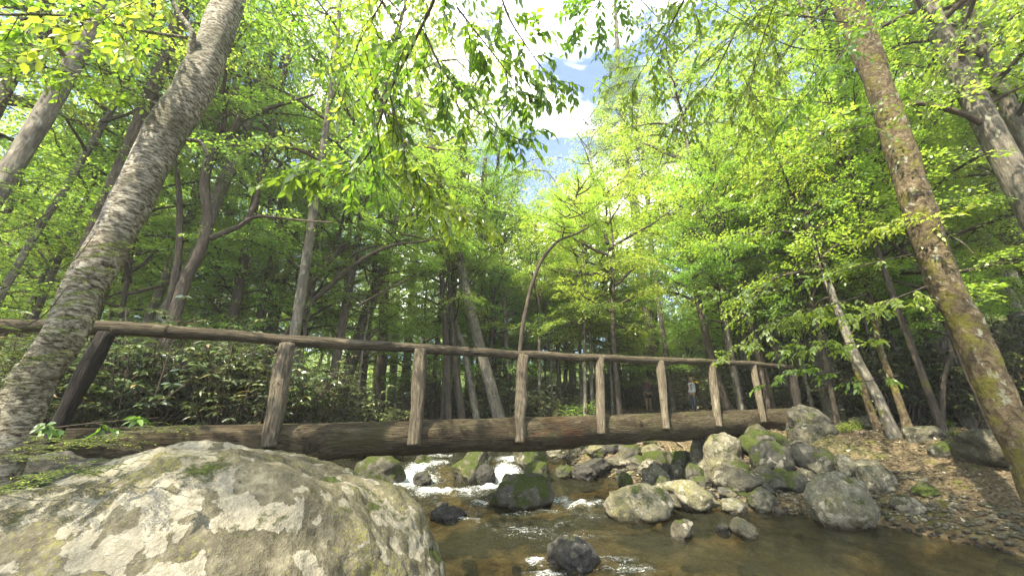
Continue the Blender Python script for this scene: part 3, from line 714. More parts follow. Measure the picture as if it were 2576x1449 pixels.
# ------------------------------------------------------------------ leaf sprays and crowns
def frond_pts(r, base, d, length, width, n, droop=.25, jit=.35):
    """positions, directions and normals of leaves on a flat layered spray."""
    t = r.random(n)**.8; s = r.choice([-1, 1], n)
    side = nrm(np.cross(d, [0, 0, 1.])+1e-6); lat = s*r.random(n)*width*np.sin(np.pi*np.clip(t*.85+.12, 0, 1))**.7
    P = base+d[None]*(t*length)[:, None]+side[None]*lat[:, None]
    P[:, 2] += -droop*length*(t**2+(lat/width)**2*.25)+r.normal(size=n)*.035*length
    D = nrm(d[None]*.7+side[None]*(s*.8)[:, None]+r.normal(size=(n, 3))*jit+np.array([0, 0, -.25]))
    N = nrm(np.array([0, 0, 1.])+r.normal(size=(n, 3))*.38)
    return P, D, N
def make_crown(seed, H, R, lo, nlimb, nspray, nleaf, L, style='beech'):
    """crown on a unit trunk: returns (branches MB, leaves MB); z from 0 (= crown base at lo) up to H."""
    r = np.random.default_rng(seed); br = MB(); lf = MB()
    ga = r.random()*6
    for i in range(nlimb):
        f = (i+r.random()*.8)/nlimb; z0 = lo+(H-lo)*f*.96
        if style == 'hemlock': ln = R*(1-f)**.75*(.75+.4*r.random())+.25; elv = rad(r.uniform(-12, 12))
        elif style == 'vase': ln = R*(.6+.6*r.random())*(1-.45*f); elv = rad(r.uniform(38, 65))
        else: ln = R*(.55+.55*r.random())*(math.sin(math.pi*(.22+.72*f))**.6+.05); elv = rad(r.uniform(8, 42)+f*22)
        ga += 2.4+r.normal()*.35
        d = np.array([math.cos(ga)*math.cos(elv), math.sin(ga)*math.cos(elv), math.sin(elv)])
        nseg = 7; pts = [np.array([0, 0, z0])]; dd = d.copy()
        for k in range(nseg):
            dd = nrm(dd+r.normal(size=3)*.14+np.array([0, 0, (-.07 if style != 'vase' else .03)])); pts.append(pts[-1]+dd*ln/nseg)
        pts = np.array(pts); tube(br, pts, np.linspace(.016*ln+.012, .006, nseg+1), 5, cap=False)
        ns = max(3, int(nspray*ln/R/nlimb*1.6))
        for j in range(ns):
            u = (.22 if style != 'vase' else .35)+.78*(j+r.random())/ns; q = u*nseg; a = min(int(q), nseg-1); base = pts[a]+(pts[a+1]-pts[a])*(q-a)
            tan = nrm(pts[a+1]-pts[a]); sd = nrm(np.cross(tan, [0, 0, 1.])+1e-6)*r.choice([-1, 1])
            sdir = nrm(tan*r.uniform(.2, 1.)+sd*r.uniform(.2, 1.)+np.array([0, 0, r.uniform(-.25, .3)]))
            sl = min(ln*.5, r.uniform(.55, 1.25))*(1.15-.4*u)
            mid = base+sdir*sl*.55+np.array([0, 0, .02]); end = base+sdir*sl*.95+np.array([0, 0, -.18*sl])
            tube(br, [base, mid, end], [.009, .006, .003], 4, cap=False)
            P, D, N = frond_pts(r, base+sdir*sl*.1, sdir, sl*1.05, sl*.45, nleaf, .2)
            if style == 'hemlock': leaves(lf, P, D, N, L*r.uniform(.7, 1.3, len(P)), L*.34)
            else: leaves(lf, P, D, N, L*r.uniform(.7, 1.2, len(P)), L*r.uniform(.5, .66, len(P)), rn=np.clip(r.normal(.5, .24, len(P)), 0, 1))
    return br, lf
CR = {}
def crown_set(key, nvar, matl, **k):
    CR[key] = []
    for v in range(nvar):
        br, lf = make_crown(hash_(key)+v*13, **k)
        CR[key].append((br.mesh('branches', BARK_T, bk=True), lf.mesh('crown', matl, rn=True, smooth=False), k['H'], k['R'], k['lo']))
def hash_(s): return sum(ord(c)*(i+3) for i, c in enumerate(s))
q = .12 if QUICK else 1
crown_set('canopy', 5, LEAF, H=10., R=3.6, lo=0., nlimb=26, nspray=int(140*q)+30, nleaf=58, L=.10)
crown_set('sparse', 2, LEAF, H=10., R=3.0, lo=0., nlimb=20, nspray=int(120*q)+30, nleaf=40, L=.085)
crown_set('under', 5, LEAF_S, H=5., R=2.7, lo=0., nlimb=20, nspray=int(160*q)+30, nleaf=75, L=.072)
crown_set('vase', 2, LEAF_S, H=7., R=3.4, lo=0., nlimb=22, nspray=int(200*q)+30, nleaf=64, L=.072)
crown_set('hemlock', 3, LEAF_C, H=9., R=2.6, lo=0., nlimb=46, nspray=int(420*q)+30, nleaf=80, L=.075, style='hemlock')

TREES = []
def tree(pts, rads, crowns, label, bark=BARK_G, name='tree', cat='tree', group=None, sides=14, amp=.06, ridge=.04, extra=()):
    """pts: world polyline from the ground up; crowns: (kind, height fraction, scale xy, scale z, variant)"""
    pts = [np.asarray(p, float) for p in pts]
    base = pts[0].copy(); g = gz(base[0], base[1]); dirn = pts[1]-pts[0]
    if base[2] > g:
        base = base+dirn/dirn[2]*(g-base[2]) if dirn[2] > .2 and abs(g-base[2]) < 2.5 else np.array([base[0], base[1], g])
        pts[0] = base if base[2] < pts[0][2] else pts[0]
    root = empty(name, (pts[0][0], pts[0][1], g)); tag(root, label, cat, group)
    O = np.array([pts[0][0], pts[0][1], g])
    pts[0] = pts[0].copy(); pts[0][2] = g-.15
    n = max(16, min(150, int(len(pts)*14)))
    P = spline(pts, n); rr = np.interp(np.linspace(0, len(pts)-1, n), range(len(rads)), rads)
    hgt = P[:, 2]-g
    rr = rr*(1+.45*np.exp(-np.clip(hgt, 0, None)/.22*1.0))
    b = MB(); tube(b, P-O, rr, sides, amp, 2.5/max(.12, rads[0]*3), hash_(label) % 90, ridge=ridge, nl=.5)
    obj('trunk', b.mesh('trunk', bark, bk=True), root)
    for q_, r_ in extra:
        b = MB(); e = spline(np.asarray(q_, float)-O, 10*len(q_)); tube(b, e, np.interp(np.linspace(0, 1, len(e)), np.linspace(0, 1, len(r_)), r_), 10, .05, 5, 3); obj('limb', b.mesh('limb', bark, bk=True), root)
    for (kind, f, sx, sz, var) in crowns:
        br, lf, H, R, lo = CR[kind][var % len(CR[kind])]
        i = int(f*(n-1)); p = P[i]-O; dr = nrm(P[-1]-P[i]+1e-6)
        dr = nrm(dr*np.array([.7, .7, 1])+np.array([0, 0, .25 if dr[2] > .75 else 1.4])); rot = Vector(dr).to_track_quat('Z', 'Y').to_euler() if f < .97 else Euler((0, 0, 0))
        rz = RN.uniform(0, 6.28); M = rot.to_matrix() @ Matrix.Rotation(rz, 3, 'Z'); e = M.to_euler()
        obj('branches', br, root, p, e, (sx, sx, sz)); obj('crown', lf, root, p, e, (sx, sx, sz))
    return root
def T(lst, crowns, label, bark=BARK_G, **k):
    """trunk traced as (px, py, Y, width px)"""
    P = [at(a, b_, c) for a, b_, c, d in lst]; rads = [d*depth(p)/FPX/2*(1/math.sqrt(1+((a-CX)/FPX)**2)) for p, (a, b_, c, d) in zip(P, lst)]
    return tree(P, rads, crowns, label, bark, **k)

# --- the two foreground trunks
def near_limb(pts, r0, r1):
    return ([at(*p) for p in pts], (r0, (r0+r1)/2, r1))
birch = T([(-40, 1240, 2.5, 190), (66, 999, 2.58, 140), (106, 924, 2.6, 130), (172, 824, 2.63, 125), (212, 724, 2.7, 120), (258, 650, 2.74, 126), (333, 500, 2.85, 112), (405, 350, 2.92, 106), (500, 200, 3.02, 98), (558, 50, 3.12, 84), (595, -60, 3.2, 78), (650, -260, 3.3, 70), (760, -560, 3.5, 40), (850, -800, 3.6, 14)],
   [], 'large leaning birch with peeling silver bark at the left, in front of the handrail', BIRCH, name='birch_tree', cat='tree', sides=48, amp=.08, ridge=.04,
   extra=[near_limb([(478, 190, 2.95), (480, 130, 2.9), (484, 85, 2.85), (455, 40, 2.8), (420, -20, 2.7), (380, -90, 2.6)], .035, .014),
          near_limb([(470, 96, 2.9), (380, 82, 2.75), (260, 55, 2.55), (130, 38, 2.35), (-20, 36, 2.2), (-200, 10, 2.1)], .016, .007),
          near_limb([(395, 275, 2.9), (392, 262, 2.85), (330, 235, 2.7), (200, 190, 2.5), (60, 165, 2.3)], .012, .005),
          near_limb([(470, 352, 2.95), (505, 358, 3.0), (520, 390, 3.05), (515, 420, 3.1)], .018, .012)])
mossy = T([(2680, 1400, 4.1, 125), (2590, 1180, 4.2, 108), (2520, 1024, 4.3, 100), (2435, 824, 4.45, 96), (2370, 700, 4.55, 90), (2302, 500, 4.7, 86), (2224, 250, 5.0, 72), (2147, 50, 5.1, 74), (2100, -60, 5.2, 66), (2040, -250, 5.3, 56), (1900, -900, 5.6, 34)],
   [], 'thick brown trunk with mossy orange patches leaning in from the right foreground', BARK_M, cat='tree', sides=44, amp=.09, ridge=.10,
   extra=[near_limb([(2290, 560, 4.6), (2360, 580, 4.5), (2420, 610, 4.4), (2450, 640, 4.3)], .012, .006)])

# --- traced mid distance trees
C = lambda k, f, sx, sz, v=0: (k, f, sx, sz, v)
MID = [
 ([(-150, 700, 4.6, 75), (30, 420, 5.0, 66), (110, 290, 5.2, 60), (200, 130, 5.4, 52), (270, -30, 5.6, 45), (400, -500, 6, 30)], [C('sparse', .55, .8, .7, 0)], 'dark grey leaning trunk behind the birch at the upper left edge', BARK_G),
 ([(-60, 860, 7, 26), (60, 640, 7.2, 24), (160, 480, 7.4, 22), (250, 330, 7.6, 20), (330, 190, 7.8, 16), (420, 30, 8, 12)], [C('canopy', .5, .8, .7, 1)], 'thin leaning trunk between the upper left edge and the birch', BARK_G),
 ([(400, 820, 8.4, 44), (470, 690, 8.6, 40), (545, 500, 8.9, 36), (600, 370, 9.1, 32), (645, 240, 9.3, 27), (700, 80, 9.6, 21), (760, -150, 10, 14)], [C('sparse', .55, .95, .9, 2)], 'stout pale grey trunk standing behind the dark twisted tree', BARK_G),
 ([(360, 830, 9.4, 28), (400, 740, 9.5, 26), (440, 640, 9.7, 24), (500, 490, 10, 20), (560, 330, 10.4, 14)], [C('under', .6, 1.1, 1.2, 0)], 'slim grey trunk just left of the dark twisted tree', BARK_G),
 ([(740, 830, 10, 22), (760, 760, 10, 22), (800, 690, 10.2, 18), (870, 610, 10.4, 14)], [C('under', .7, .9, .8, 1)], 'low dark leaning tree between the first and second bridge posts', BARK_D),
 ([(650, 830, 10.5, 28), (668, 740, 10.6, 26), (690, 650, 10.8, 24), (715, 560, 11, 20), (720, 420, 11.3, 14)], [C('under', .55, 1.2, 1.3, 2)], 'dark slim trunk above the second bridge post', BARK_D),
 ([(690, 830, 11.5, 20), (692, 700, 11.6, 18), (680, 560, 11.8, 14), (682, 450, 12, 10)], [C('under', .6, 1, 1.1, 3)], 'thin straight stem crossing behind the slim trunk above the second post', BARK_D),
 ([(868, 960, 11.6, 34), (900, 860, 11.8, 31), (940, 740, 12.2, 27), (975, 640, 12.6, 22), (1010, 480, 13, 14)], [C('sparse', .6, .9, .6, 1)], 'blackish leaning trunk left of the third bridge post', BARK_D),
 ([(1258, 1050, 12.8, 34), (1215, 900, 13, 27), (1175, 740, 13.2, 24), (1150, 620, 13.4, 22), (1112, 480, 13.8, 19), (1080, 340, 14.1, 16), (1050, 220, 14.5, 12), (1040, 80, 15, 8)], [C('sparse', .62, 1.0, .9, 0)], 'tall pale grey trunk leaning left in the middle of the wood, thinly leafed', BARK_G),
 ([(1128, 1045, 13.2, 19), (1124, 900, 13.3, 16), (1112, 700, 13.5, 13), (1108, 560, 13.8, 9)], [C('under', .5, .9, 1.2, 4)], 'slender stem just right of the third bridge post', BARK_D),
 ([(1162, 1045, 13.4, 20), (1145, 900, 13.5, 16), (1135, 760, 13.7, 13), (1125, 600, 14, 9)], [C('under', .5, .9, 1.1, 0)], 'second slender stem right of the third bridge post', BARK_D),
 ([(1200, 1050, 13.8, 22), (1172, 900, 14, 15), (1150, 830, 14, 13), (1120, 740, 14.2, 10)], [C('under', .8, .8, .8, 1)], 'pale mottled stem leaning left behind the log middle', BARK_P),
 ([(1212, 1052, 15, 28), (1210, 900, 15.2, 25), (1211, 700, 15.5, 21), (1216, 520, 15.8, 16), (1220, 400, 16, 11)], [C('canopy', .55, .65, .5, 4)], 'straight reddish brown trunk behind the pale leaning one', BARK_M),
 ([(1252, 1050, 16.5, 14), (1240, 850, 16.6, 12), (1238, 650, 16.8, 10), (1240, 520, 17, 8)], [C('vase', .55, 1.0, 1.0, 0)], 'fine branched vase shaped tree rising at the centre of the wood', BARK_D),
 ([(1290, 1050, 15.5, 15), (1275, 880, 15.6, 13), (1268, 720, 15.8, 10), (1262, 600, 16, 7)], [C('under', .6, .9, 1., 2)], 'thin mottled stem left of the arching tree', BARK_P),
 ([(1316, 1050, 17.5, 15), (1325, 880, 17.6, 15), (1322, 740, 17.8, 10)], [C('under', .8, 1, 1, 3)], 'pale stem lit by the sun right behind the fourth bridge post', BARK_P),
 ([(1300, 1050, 9.4, 12), (1308, 890, 9.2, 11), (1325, 770, 9.1, 10), (1355, 670, 9.0, 9), (1400, 610, 8.9, 7), (1450, 588, 8.8, 5), (1500, 560, 8.7, 3)], [C('under', .72, .55, .35, 4)], 'dark tree bent into an arch over the fourth bridge post', BARK_D),
 ([(1352, 1010, 22, 22), (1346, 900, 22, 20), (1340, 760, 22.3, 15)], [C('under', .8, 1.3, 1.2, 0)], 'white barked tree catching sun behind the far path', BARK_P),
 ([(1412, 1035, 17, 12), (1405, 930, 17, 10), (1400, 840, 17.2, 8)], [C('under', .8, .8, .8, 1)], 'thin dark sapling between the fourth and fifth bridge posts', BARK_D),
 ([(1398, 1035, 18, 13), (1422, 960, 18, 10), (1424, 850, 18.2, 8)], [C('under', .8, .8, .8, 2)], 'second thin sapling between the fourth and fifth bridge posts', BARK_D),
 ([(1657, 1040, 22, 30), (1642, 890, 22.3, 29), (1622, 740, 22.8, 27), (1606, 600, 23.2, 24), (1590, 470, 23.8, 21), (1576, 380, 24.2, 18), (1560, 220, 24.9, 14), (1550, 60, 25.7, 9), (1545, -60, 26.6, 5)], [C('hemlock', .50, 1.5, 1.6, 0), C('hemlock', .62, 1.3, 1.2, 1)], 'tall dark hemlock trunk behind the hikers reaching up into the blue sky gap', BARK_D),
 ([(1560, 1030, 14.5, 11), (1550, 900, 14.6, 9), (1540, 780, 14.8, 7)], [C('hemlock', .5, .7, .3, 1)], 'small feathery hemlock behind the fifth bridge post', BARK_D),
 ([(1905, 1030, 14.4, 34), (1890, 960, 14.5, 30), (1872, 870, 14.7, 26), (1862, 760, 15, 21), (1840, 600, 15.4, 16), (1820, 480, 15.8, 11)], [C('canopy', .6, .7, .6, 0)], 'sunlit pale trunk between the seventh and eighth bridge posts', BARK_P),
 ([(1835, 1030, 12.8, 24), (1800, 940, 13, 21), (1770, 820, 13.2, 18), (1745, 700, 13.6, 15), (1720, 580, 14, 10)], [C('under', .6, 1.1, 1.2, 1)], 'dark leaning stem above the seventh bridge post', BARK_D),
 ([(2085, 1010, 11.6, 38), (2050, 880, 11.8, 34), (2012, 760, 12.1, 31), (1975, 640, 12.4, 27), (1930, 520, 12.8, 22), (1880, 380, 13.3, 14)], [C('canopy', .6, .75, .65, 1)], 'brown grey trunk leaning left above the bridge end', BARK_G),
 ([(1985, 1030, 12.4, 30), (1975, 950, 12.5, 26), (1945, 860, 12.7, 22), (1905, 740, 13, 17), (1850, 560, 13.5, 12)], [C('under', .6, 1.1, 1.2, 2)], 'grey trunk partly hidden by the ninth bridge post', BARK_G),
 ([(2262, 1118, 7.3, 34), (2200, 985, 7.5, 29), (2150, 890, 7.6, 26), (2100, 760, 7.9, 21), (2060, 640, 8.2, 17), (2020, 520, 8.6, 12)], [C('under', .62, .85, 1.0, 3)], 'lichen spotted leaning trunk rooted on the right bank', BARK_G),
 ([(2296, 1112, 8.0, 24), (2255, 990, 8.2, 21), (2215, 880, 8.4, 19), (2195, 780, 8.6, 18), (2160, 640, 9, 14), (2110, 500, 9.4, 10)], [C('under', .62, .8, 1.0, 4)], 'brown trunk growing close beside the lichen spotted one', BARK_M),
 ([(2352, 1010, 10.6, 26), (2340, 930, 10.8, 25), (2310, 800, 11, 22), (2285, 700, 11.2, 20), (2240, 620, 11.4, 22), (2180, 540, 11.6, 18), (2120, 480, 12, 12)], [C('under', .6, 1.1, 1.0, 0)], 'crooked brown trunk left of the thick mossy trunk', BARK_D),
 ([(2368, 1035, 8.2, 18), (2374, 960, 8.2, 14), (2392, 890, 8.3, 11), (2400, 800, 8.5, 7)], [C('under', .8, .45, .4, 1)], 'small dark sapling on the bank beside the pale boulder', BARK_D),
 ([(2160, 1000, 13.5, 24), (2120, 880, 13.7, 21), (2085, 760, 14, 18), (2040, 620, 14.4, 13)], [C('under', .6, 1.2, 1.3, 2)], 'dark stem in the shade right of the bridge end', BARK_D),
 ([(2440, 1000, 13, 26), (2380, 850, 13.4, 22), (2330, 700, 13.8, 18), (2290, 560, 14.2, 13)], [C('under', .6, 1.2, 1.3, 3)], 'grey trunk on the slope behind the thick mossy trunk', BARK_G),
 ([(2780, 700, 6.8, 90), (2576, 345, 7.4, 78), (2500, 235, 7.6, 70), (2420, 120, 7.9, 62), (2350, 30, 8.1, 52), (2280, -80, 8.4, 44), (2150, -350, 9, 30)], [C('canopy', .55, .9, .9, 2)], 'big pale trunk slanting across the upper right corner', BARK_P),
 ([(2760, 1010, 9.2, 60), (2660, 830, 9.4, 56), (2560, 620, 9.8, 48), (2500, 480, 10, 44), (2430, 310, 10.4, 38), (2370, 150, 10.8, 32), (2310, -50, 11.3, 24)], [C('canopy', .55, .9, .9, 3)], 'grey brown trunk second from the upper right corner', BARK_G),
 ([(2680, 980, 10.6, 56), (2560, 800, 11, 50), (2480, 620, 11.4, 44), (2400, 400, 12, 38), (2330, 220, 12.5, 30), (2280, 60, 13, 22)], [C('canopy', .55, 1., .95, 4)], 'pale spotted trunk just right of the thick mossy trunk', BARK_P),
]
for k, (l, cr, lb_, bk_) in enumerate(MID): T(l, cr, lb_, bk_)

# the dark twisted tree with its sweeping limbs
lim = lambda pts, ws: ([at(*p) for p in pts], [w_*depth(at(*p))/FPX/2 for w_, p in zip(ws, pts)])
tw = T([(430, 830, 7.6, 44), (455, 740, 7.7, 35), (500, 640, 7.8, 30), (522, 560, 7.9, 28), (515, 450, 8.0, 26), (545, 370, 8.05, 24), (600, 305, 8.1, 19), (590, 200, 8.2, 13), (575, 90, 8.3, 8)],
   [C('under', .62, 1.1, 1.0, 2)], 'twisted dark tree with sweeping limbs behind the left handrail', BARK_D, sides=20, amp=.09, ridge=.08,
   extra=[lim([(600, 305, 8.1), (660, 280, 8.0), (735, 255, 7.9), (800, 235, 7.8)], [15, 11, 7, 4]),
          lim([(530, 600, 7.9), (600, 570, 7.8), (650, 545, 7.7), (760, 555, 7.5), (840, 560, 7.3)], [14, 12, 8, 5, 3]),
          lim([(620, 560, 7.8), (645, 500, 7.9), (660, 430, 8.0), (700, 380, 8.1)], [14, 10, 7, 4]),
          lim([(420, 800, 7.7), (448, 650, 7.9), (452, 520, 8.1), (445, 430, 8.3), (440, 400, 8.4)], [19, 16, 13, 10, 6]),
          lim([(560, 330, 8.05), (565, 270, 8.2), (548, 190, 8.4)], [14, 10, 6])])
tw2 = T([(720, 840, 9.6, 18), (760, 790, 9.6, 15), (830, 720, 9.5, 12), (900, 660, 9.4, 10), (980, 620, 9.2, 8), (1080, 605, 9.0, 5), (1150, 590, 8.8, 3)],
   [C('under', .7, .8, .5, 0)], 'low bowed tree whose limbs arch right over the handrail', BARK_D, sides=12,
   extra=[lim([(830, 720, 9.5), (890, 640, 9.6), (990, 610, 9.7), (1040, 600, 9.8)], [8, 6, 4, 3]), lim([(900, 770, 9.4), (960, 735, 9.2), (1030, 700, 9.0)], [6, 4, 3])])

# --- foliage trees without traced trunks
def free_tree(x, y, H, rb, crowns, label, bark, group, lean=None):
    g = gz(x, y); a = RN.uniform(-.05, .05); c = RN.uniform(-.05, .05)
    if lean: a += lean
    pts = [(x, y, g), (x+a*H*.3+RN.uniform(-.1, .1), y+c*H*.3, g+H*.35), (x+a*H*.6+RN.uniform(-.15, .15), y+c*H*.6, g+H*.65), (x+a*H, y+c*H, g+H*.97)]
    return tree(pts, [rb, rb*.8, rb*.55, rb*.15], crowns, label, bark, group=group, sides=8, amp=.04, ridge=0)
def gap_ok(x, y, H):
    azd = math.degrees(math.atan2(x, y)); dist = math.hypot(x, y)
    if 1.5 < azd < 13: return H+.2 < CH-gz(x, y)+dist*math.tan(rad(36))
    if 13 <= azd < 24: return H+.2 < CH-gz(x, y)+dist*math.tan(rad(42))
    if -17 < azd <= 1.5: return H < CH-gz(x, y)+dist*math.tan(rad(44))
    return True
PL = []
def free_spot(x, y, dmin):
    for a, b_ in PL:
        if (a-x)**2+(b_-y)**2 < dmin*dmin: return False
    PL.append((x, y)); return True
def wood(n, kind, dist, azr, Hr, lab, group, seed, dmin, barks=(BARK_G, BARK_D, BARK_P), crownz=.45, rbk=.011):
    r = random.Random(seed); k = 0; tr = 0
    while k < n and tr < n*40:
        tr += 1
        d = r.uniform(*dist); a = rad(r.uniform(*azr)); x = d*math.sin(a); y = d*math.cos(a)
        if inside(np.array([[x, y]]))[0]: continue
        H = r.uniform(*Hr)
        if not gap_ok(x, y, H) or (d < 23 and 16 < math.degrees(a) < 30): continue
        if not free_spot(x, y, dmin): continue
        kd = kind if not (-15 < math.degrees(a) < 3 and kind == 'canopy') else 'sparse'
        ch = CR[kd][0][2]; f = crownz
        crh = H*(1-f)*.95
        sx = r.uniform(.8, 1.15)*(H/(18 if kd in ('canopy', 'sparse') else 7.5))**.5
        free_tree(x, y, H, H*rbk*r.uniform(.8, 1.3), [C(kd, f, sx, crh/ch, r.randrange(9))], lab, r.choice(barks), group); k += 1
wood(4, 'canopy', (10, 16), (-64, -49), (15, 20), 'tall leafy tree among the near woods on the left', 'tall trees in the left woods', 41, 2.0, crownz=.30)
wood(6, 'canopy', (10, 16), (49, 64), (16, 21), 'tall leafy tree among the near woods on the right', 'tall trees in the right woods', 42, 2.0, crownz=.30)
wood(13, 'sparse', (16, 30), (-60, 60), (15, 21), 'tall airy tree with thin spring leaves in the wood', 'tall airy trees in the wood', 47, 2.2, crownz=.25)
wood(12, 'canopy', (18.5, 34), (-60, 60), (15, 22), 'tall spring green tree deeper in the wood', 'tall trees deeper in the wood', 43, 2.2, crownz=.25)
wood(34, 'under', (12, 18), (-60, 58), (5.5, 9.5), 'bright green understory tree with layered leaves', 'understory trees behind the bridge', 44, 1.5, crownz=.33, rbk=.009)
wood(60, 'under', (16, 30), (-58, 58), (6, 11), 'light green understory tree far back in the wood', 'understory trees far back', 45, 1.6, crownz=.25, rbk=.009)
wood(9, 'hemlock', (12, 24), (-55, 55), (6, 10), 'dark green hemlock with drooping feathery boughs', 'hemlocks in the wood', 46, 1.8, crownz=.15)
# trees beside and behind the camera whose crowns shade the bank and stream
for x, y, H, sx in ((-7.8, -5.0, 16, .75), (8.5, 2.0, 15, .8), (10.5, 6.5, 17, .9), (-2.4, -3.8, 19, .8), (1.2, -4.6, 20, .8)):
    if H: free_tree(x, y, H, .16, [C('canopy', .32 if H < 18 else .5, sx, H*(.65 if H < 18 else .46)/10, RN.randrange(5))], 'tall tree on the bank beside the viewer, its crown hanging over the stream', BARK_G, 'trees beside the viewer')
for x, y, H, sx, kd in ((-4.9, 10.4, 18, 1.05, 'canopy'), (-7.2, 9.6, 17, 1.0, 'sparse'), (-5.0, 8.6, 15, .9, 'sparse'), (-2.6, 15.5, 19, 1.0, 'canopy'), (-5.2, 13.5, 18, 1.1, 'sparse'), (-3.9, 19, 21, 1.2, 'sparse'), (-1.1, 18, 19.5, 1.0, 'canopy'), (-6.8, 17, 20, 1.1, 'canopy'), (-8.5, 13, 17, 1.0, 'canopy'), (7.4, 12.6, 17, 1.0, 'canopy'), (9.2, 15.5, 18, 1.1, 'canopy'), (7.6, 18.5, 18, 1.1, 'sparse'), (11.5, 12.5, 18, 1.0, 'canopy'), (5.9, 21.5, 20, 1.2, 'sparse')):
    free_tree(x, y, H, .13, [C(kd, .33, sx, H*.66/10, RN.randrange(5))], 'tall thinly leafed tree rising over the middle of the wood', RN.choice([BARK_G, BARK_D]), 'tall trees over the middle of the wood')
r = random.Random(78)
for i in range(20):
    d = r.uniform(10.5, 20); a = rad(r.uniform(31, 52)); H = r.uniform(8, 13)
    if not free_spot(d*math.sin(a), d*math.cos(a), .9): continue
    free_tree(d*math.sin(a), d*math.cos(a), H, r.uniform(.04, .085), [C('under', .5, .75, .8, r.randrange(5))], 'slim leaning trunk on the shaded slope at the right', r.choice([BARK_G, BARK_M, BARK_D]), 'slim trunks on the right slope', lean=r.uniform(-.12, .02))
# bare slim poles of the far wood
r = random.Random(77); k = 0
while k < 60:
    d = r.uniform(17, 38); a = rad(r.uniform(-56, 56)); x, y = d*math.sin(a), d*math.cos(a)
    if inside(np.array([[x, y]]))[0] or (16 < math.degrees(a) < 30 and d < 24): continue
    H = r.uniform(7, 11)
    if not gap_ok(x, y, H): continue
    k += 1
    free_tree(x, y, H, r.uniform(.06, .15), [C('under', .5, .7, .6, r.randrange(5))], 'straight slim trunk in the dim far wood with a small light crown', r.choice([BARK_P, BARK_G, BARK_D, BARK_D]), 'slim trunks in the far wood', lean=r.uniform(-.06, .06))

# far wooded backdrop, a leaf mass between 38 and 60 m
n = 12000 if QUICK else 150000
a = NR.uniform(rad(-66), rad(66), n); d = NR.uniform(36, 62, n); hz = NR.random(n)**.85*26
az_ = np.degrees(a); lim_ = np.where((az_ > -18) & (az_ < 27), d*.66+2*np.sin(a*31), 40)
x = d*np.sin(a); y = d*np.cos(a); g = ground(x, y)
cl = fbm(np.stack([x*.22, y*.22, hz*.3], 1), 3, 66)
k = (hz+g-CH < lim_) & (cl > -.28)
P = np.stack([x, y, g+hz], 1)[k]; m = len(P)
b = MB(); leaves(b, P, NR.normal(size=(m, 3)), nrm(np.array([0, 0, 1.])+NR.normal(size=(m, 3))*.6), NR.uniform(.25, .5, m), NR.uniform(.15, .3, m), rn=np.clip(.5+cl[k]*.6+NR.normal(size=m)*.15, 0, 1))
tag(obj('distant_woodland', b.mesh('distant_woodland', LEAF_F, rn=True, smooth=False)), 'pale green mass of far woodland closing the view behind the trees', 'woodland', kind='stuff')

# ------------------------------------------------------------------ shrubs
def shrub_mesh(seed, H, R, nst, L, nwh, matl=LEAF_R):
    r = np.random.default_rng(seed); st = MB(); lf = MB()
    for i in range(nst):
        a = r.random()*6.28; rr_ = R*math.sqrt(r.random()); h = H*(.55+.5*r.random())*(1-.45*(rr_/R)**2)
        p0 = np.array([math.cos(a)*rr_*.3, math.sin(a)*rr_*.3, -.1]); p2 = np.array([math.cos(a)*rr_, math.sin(a)*rr_, h]); p1 = (p0+p2)/2+r.normal(size=3)*.12
        pts = spline([p0, p1, p2], 7); tube(st, pts, np.linspace(.014, .005, 7), 5, cap=False)
        for j in range(nwh):
            u = r.uniform(.3, 1.); q_ = u*6; k_ = min(int(q_), 5); base = pts[k_]+(pts[k_+1]-pts[k_])*(q_-k_)
            e = base+nrm(r.normal(size=3)+np.array([0, 0, .6]))*r.uniform(.08, .32); tube(st, [base, (base+e)/2+r.normal(size=3)*.02, e], [.005, .004, .003], 4, cap=False)
            m_ = r.integers(5, 9); aa = np.arange(m_)/m_*6.28+r.random(); ax = nrm(r.normal(size=3)*.35+np.array([0, 0, 1]))
            D = np.stack([np.cos(aa), np.sin(aa), r.uniform(-.45, .15, m_)], 1); D = nrm(D+ax*.1)
            leaves(lf, np.repeat(e[None], m_, 0), D, np.repeat(ax[None], m_, 0), L*r.uniform(.7, 1.15, m_), L*r.uniform(.3, .38, m_), near=True, droop=.25)
    return st.mesh('stems', BARK_T, bk=True), lf.mesh('foliage', matl, rn=True)
SH = [shrub_mesh(300+i, 1.7, 1.05, 34, .12, 13) for i in range(3)]
SHG = [shrub_mesh(320+i, 1.0, .8, 30, .075, 12, LEAF_S) for i in range(2)]
def shrub(x, y, s, v, lab, group, g=None, name='rhododendron_shrub', S=SH):
    o = empty(name, (x, y, gz(x, y))); tag(o, lab, 'shrub', group); a = RN.uniform(0, 6.28)
    st, lf = S[v % len(S)]; obj('stems', st, o, None, (0, 0, a), s); obj('foliage', lf, o, None, (0, 0, a), s)
for i, (px, Yd, s, lab) in enumerate([(330, 6.0, 1.25, 'glossy leaved rhododendron behind the left half of the bridge, nearest the dark post'), (470, 6.6, 1.3, 'tallest glossy rhododendron behind the left half of the bridge'),
        (590, 6.3, 1.0, 'rhododendron left of the second bridge post with bare sunlit stems'), (250, 7.4, 1.35, 'rhododendron showing between the birch and the dark post'), (700, 7.4, 1.1, 'rhododendron directly behind the second bridge post'),
        (60, 5.4, 1.1, 'rhododendron behind the birch at the left edge'), (420, 8.3, 1.5, 'rhododendron at the back of the left thicket'), (800, 8.6, 1.0, 'low rhododendron between the second and third bridge posts'), (930, 9.4, 1.0, 'dark rhododendron left of the third bridge post'), (1000, 11, 1.0, 'rhododendron further upstream behind the third bridge post')]):
    P0 = at(px, 1000, Yd); shrub(P0[0], Yd, s, i, lab, 'rhododendrons behind the bridge')
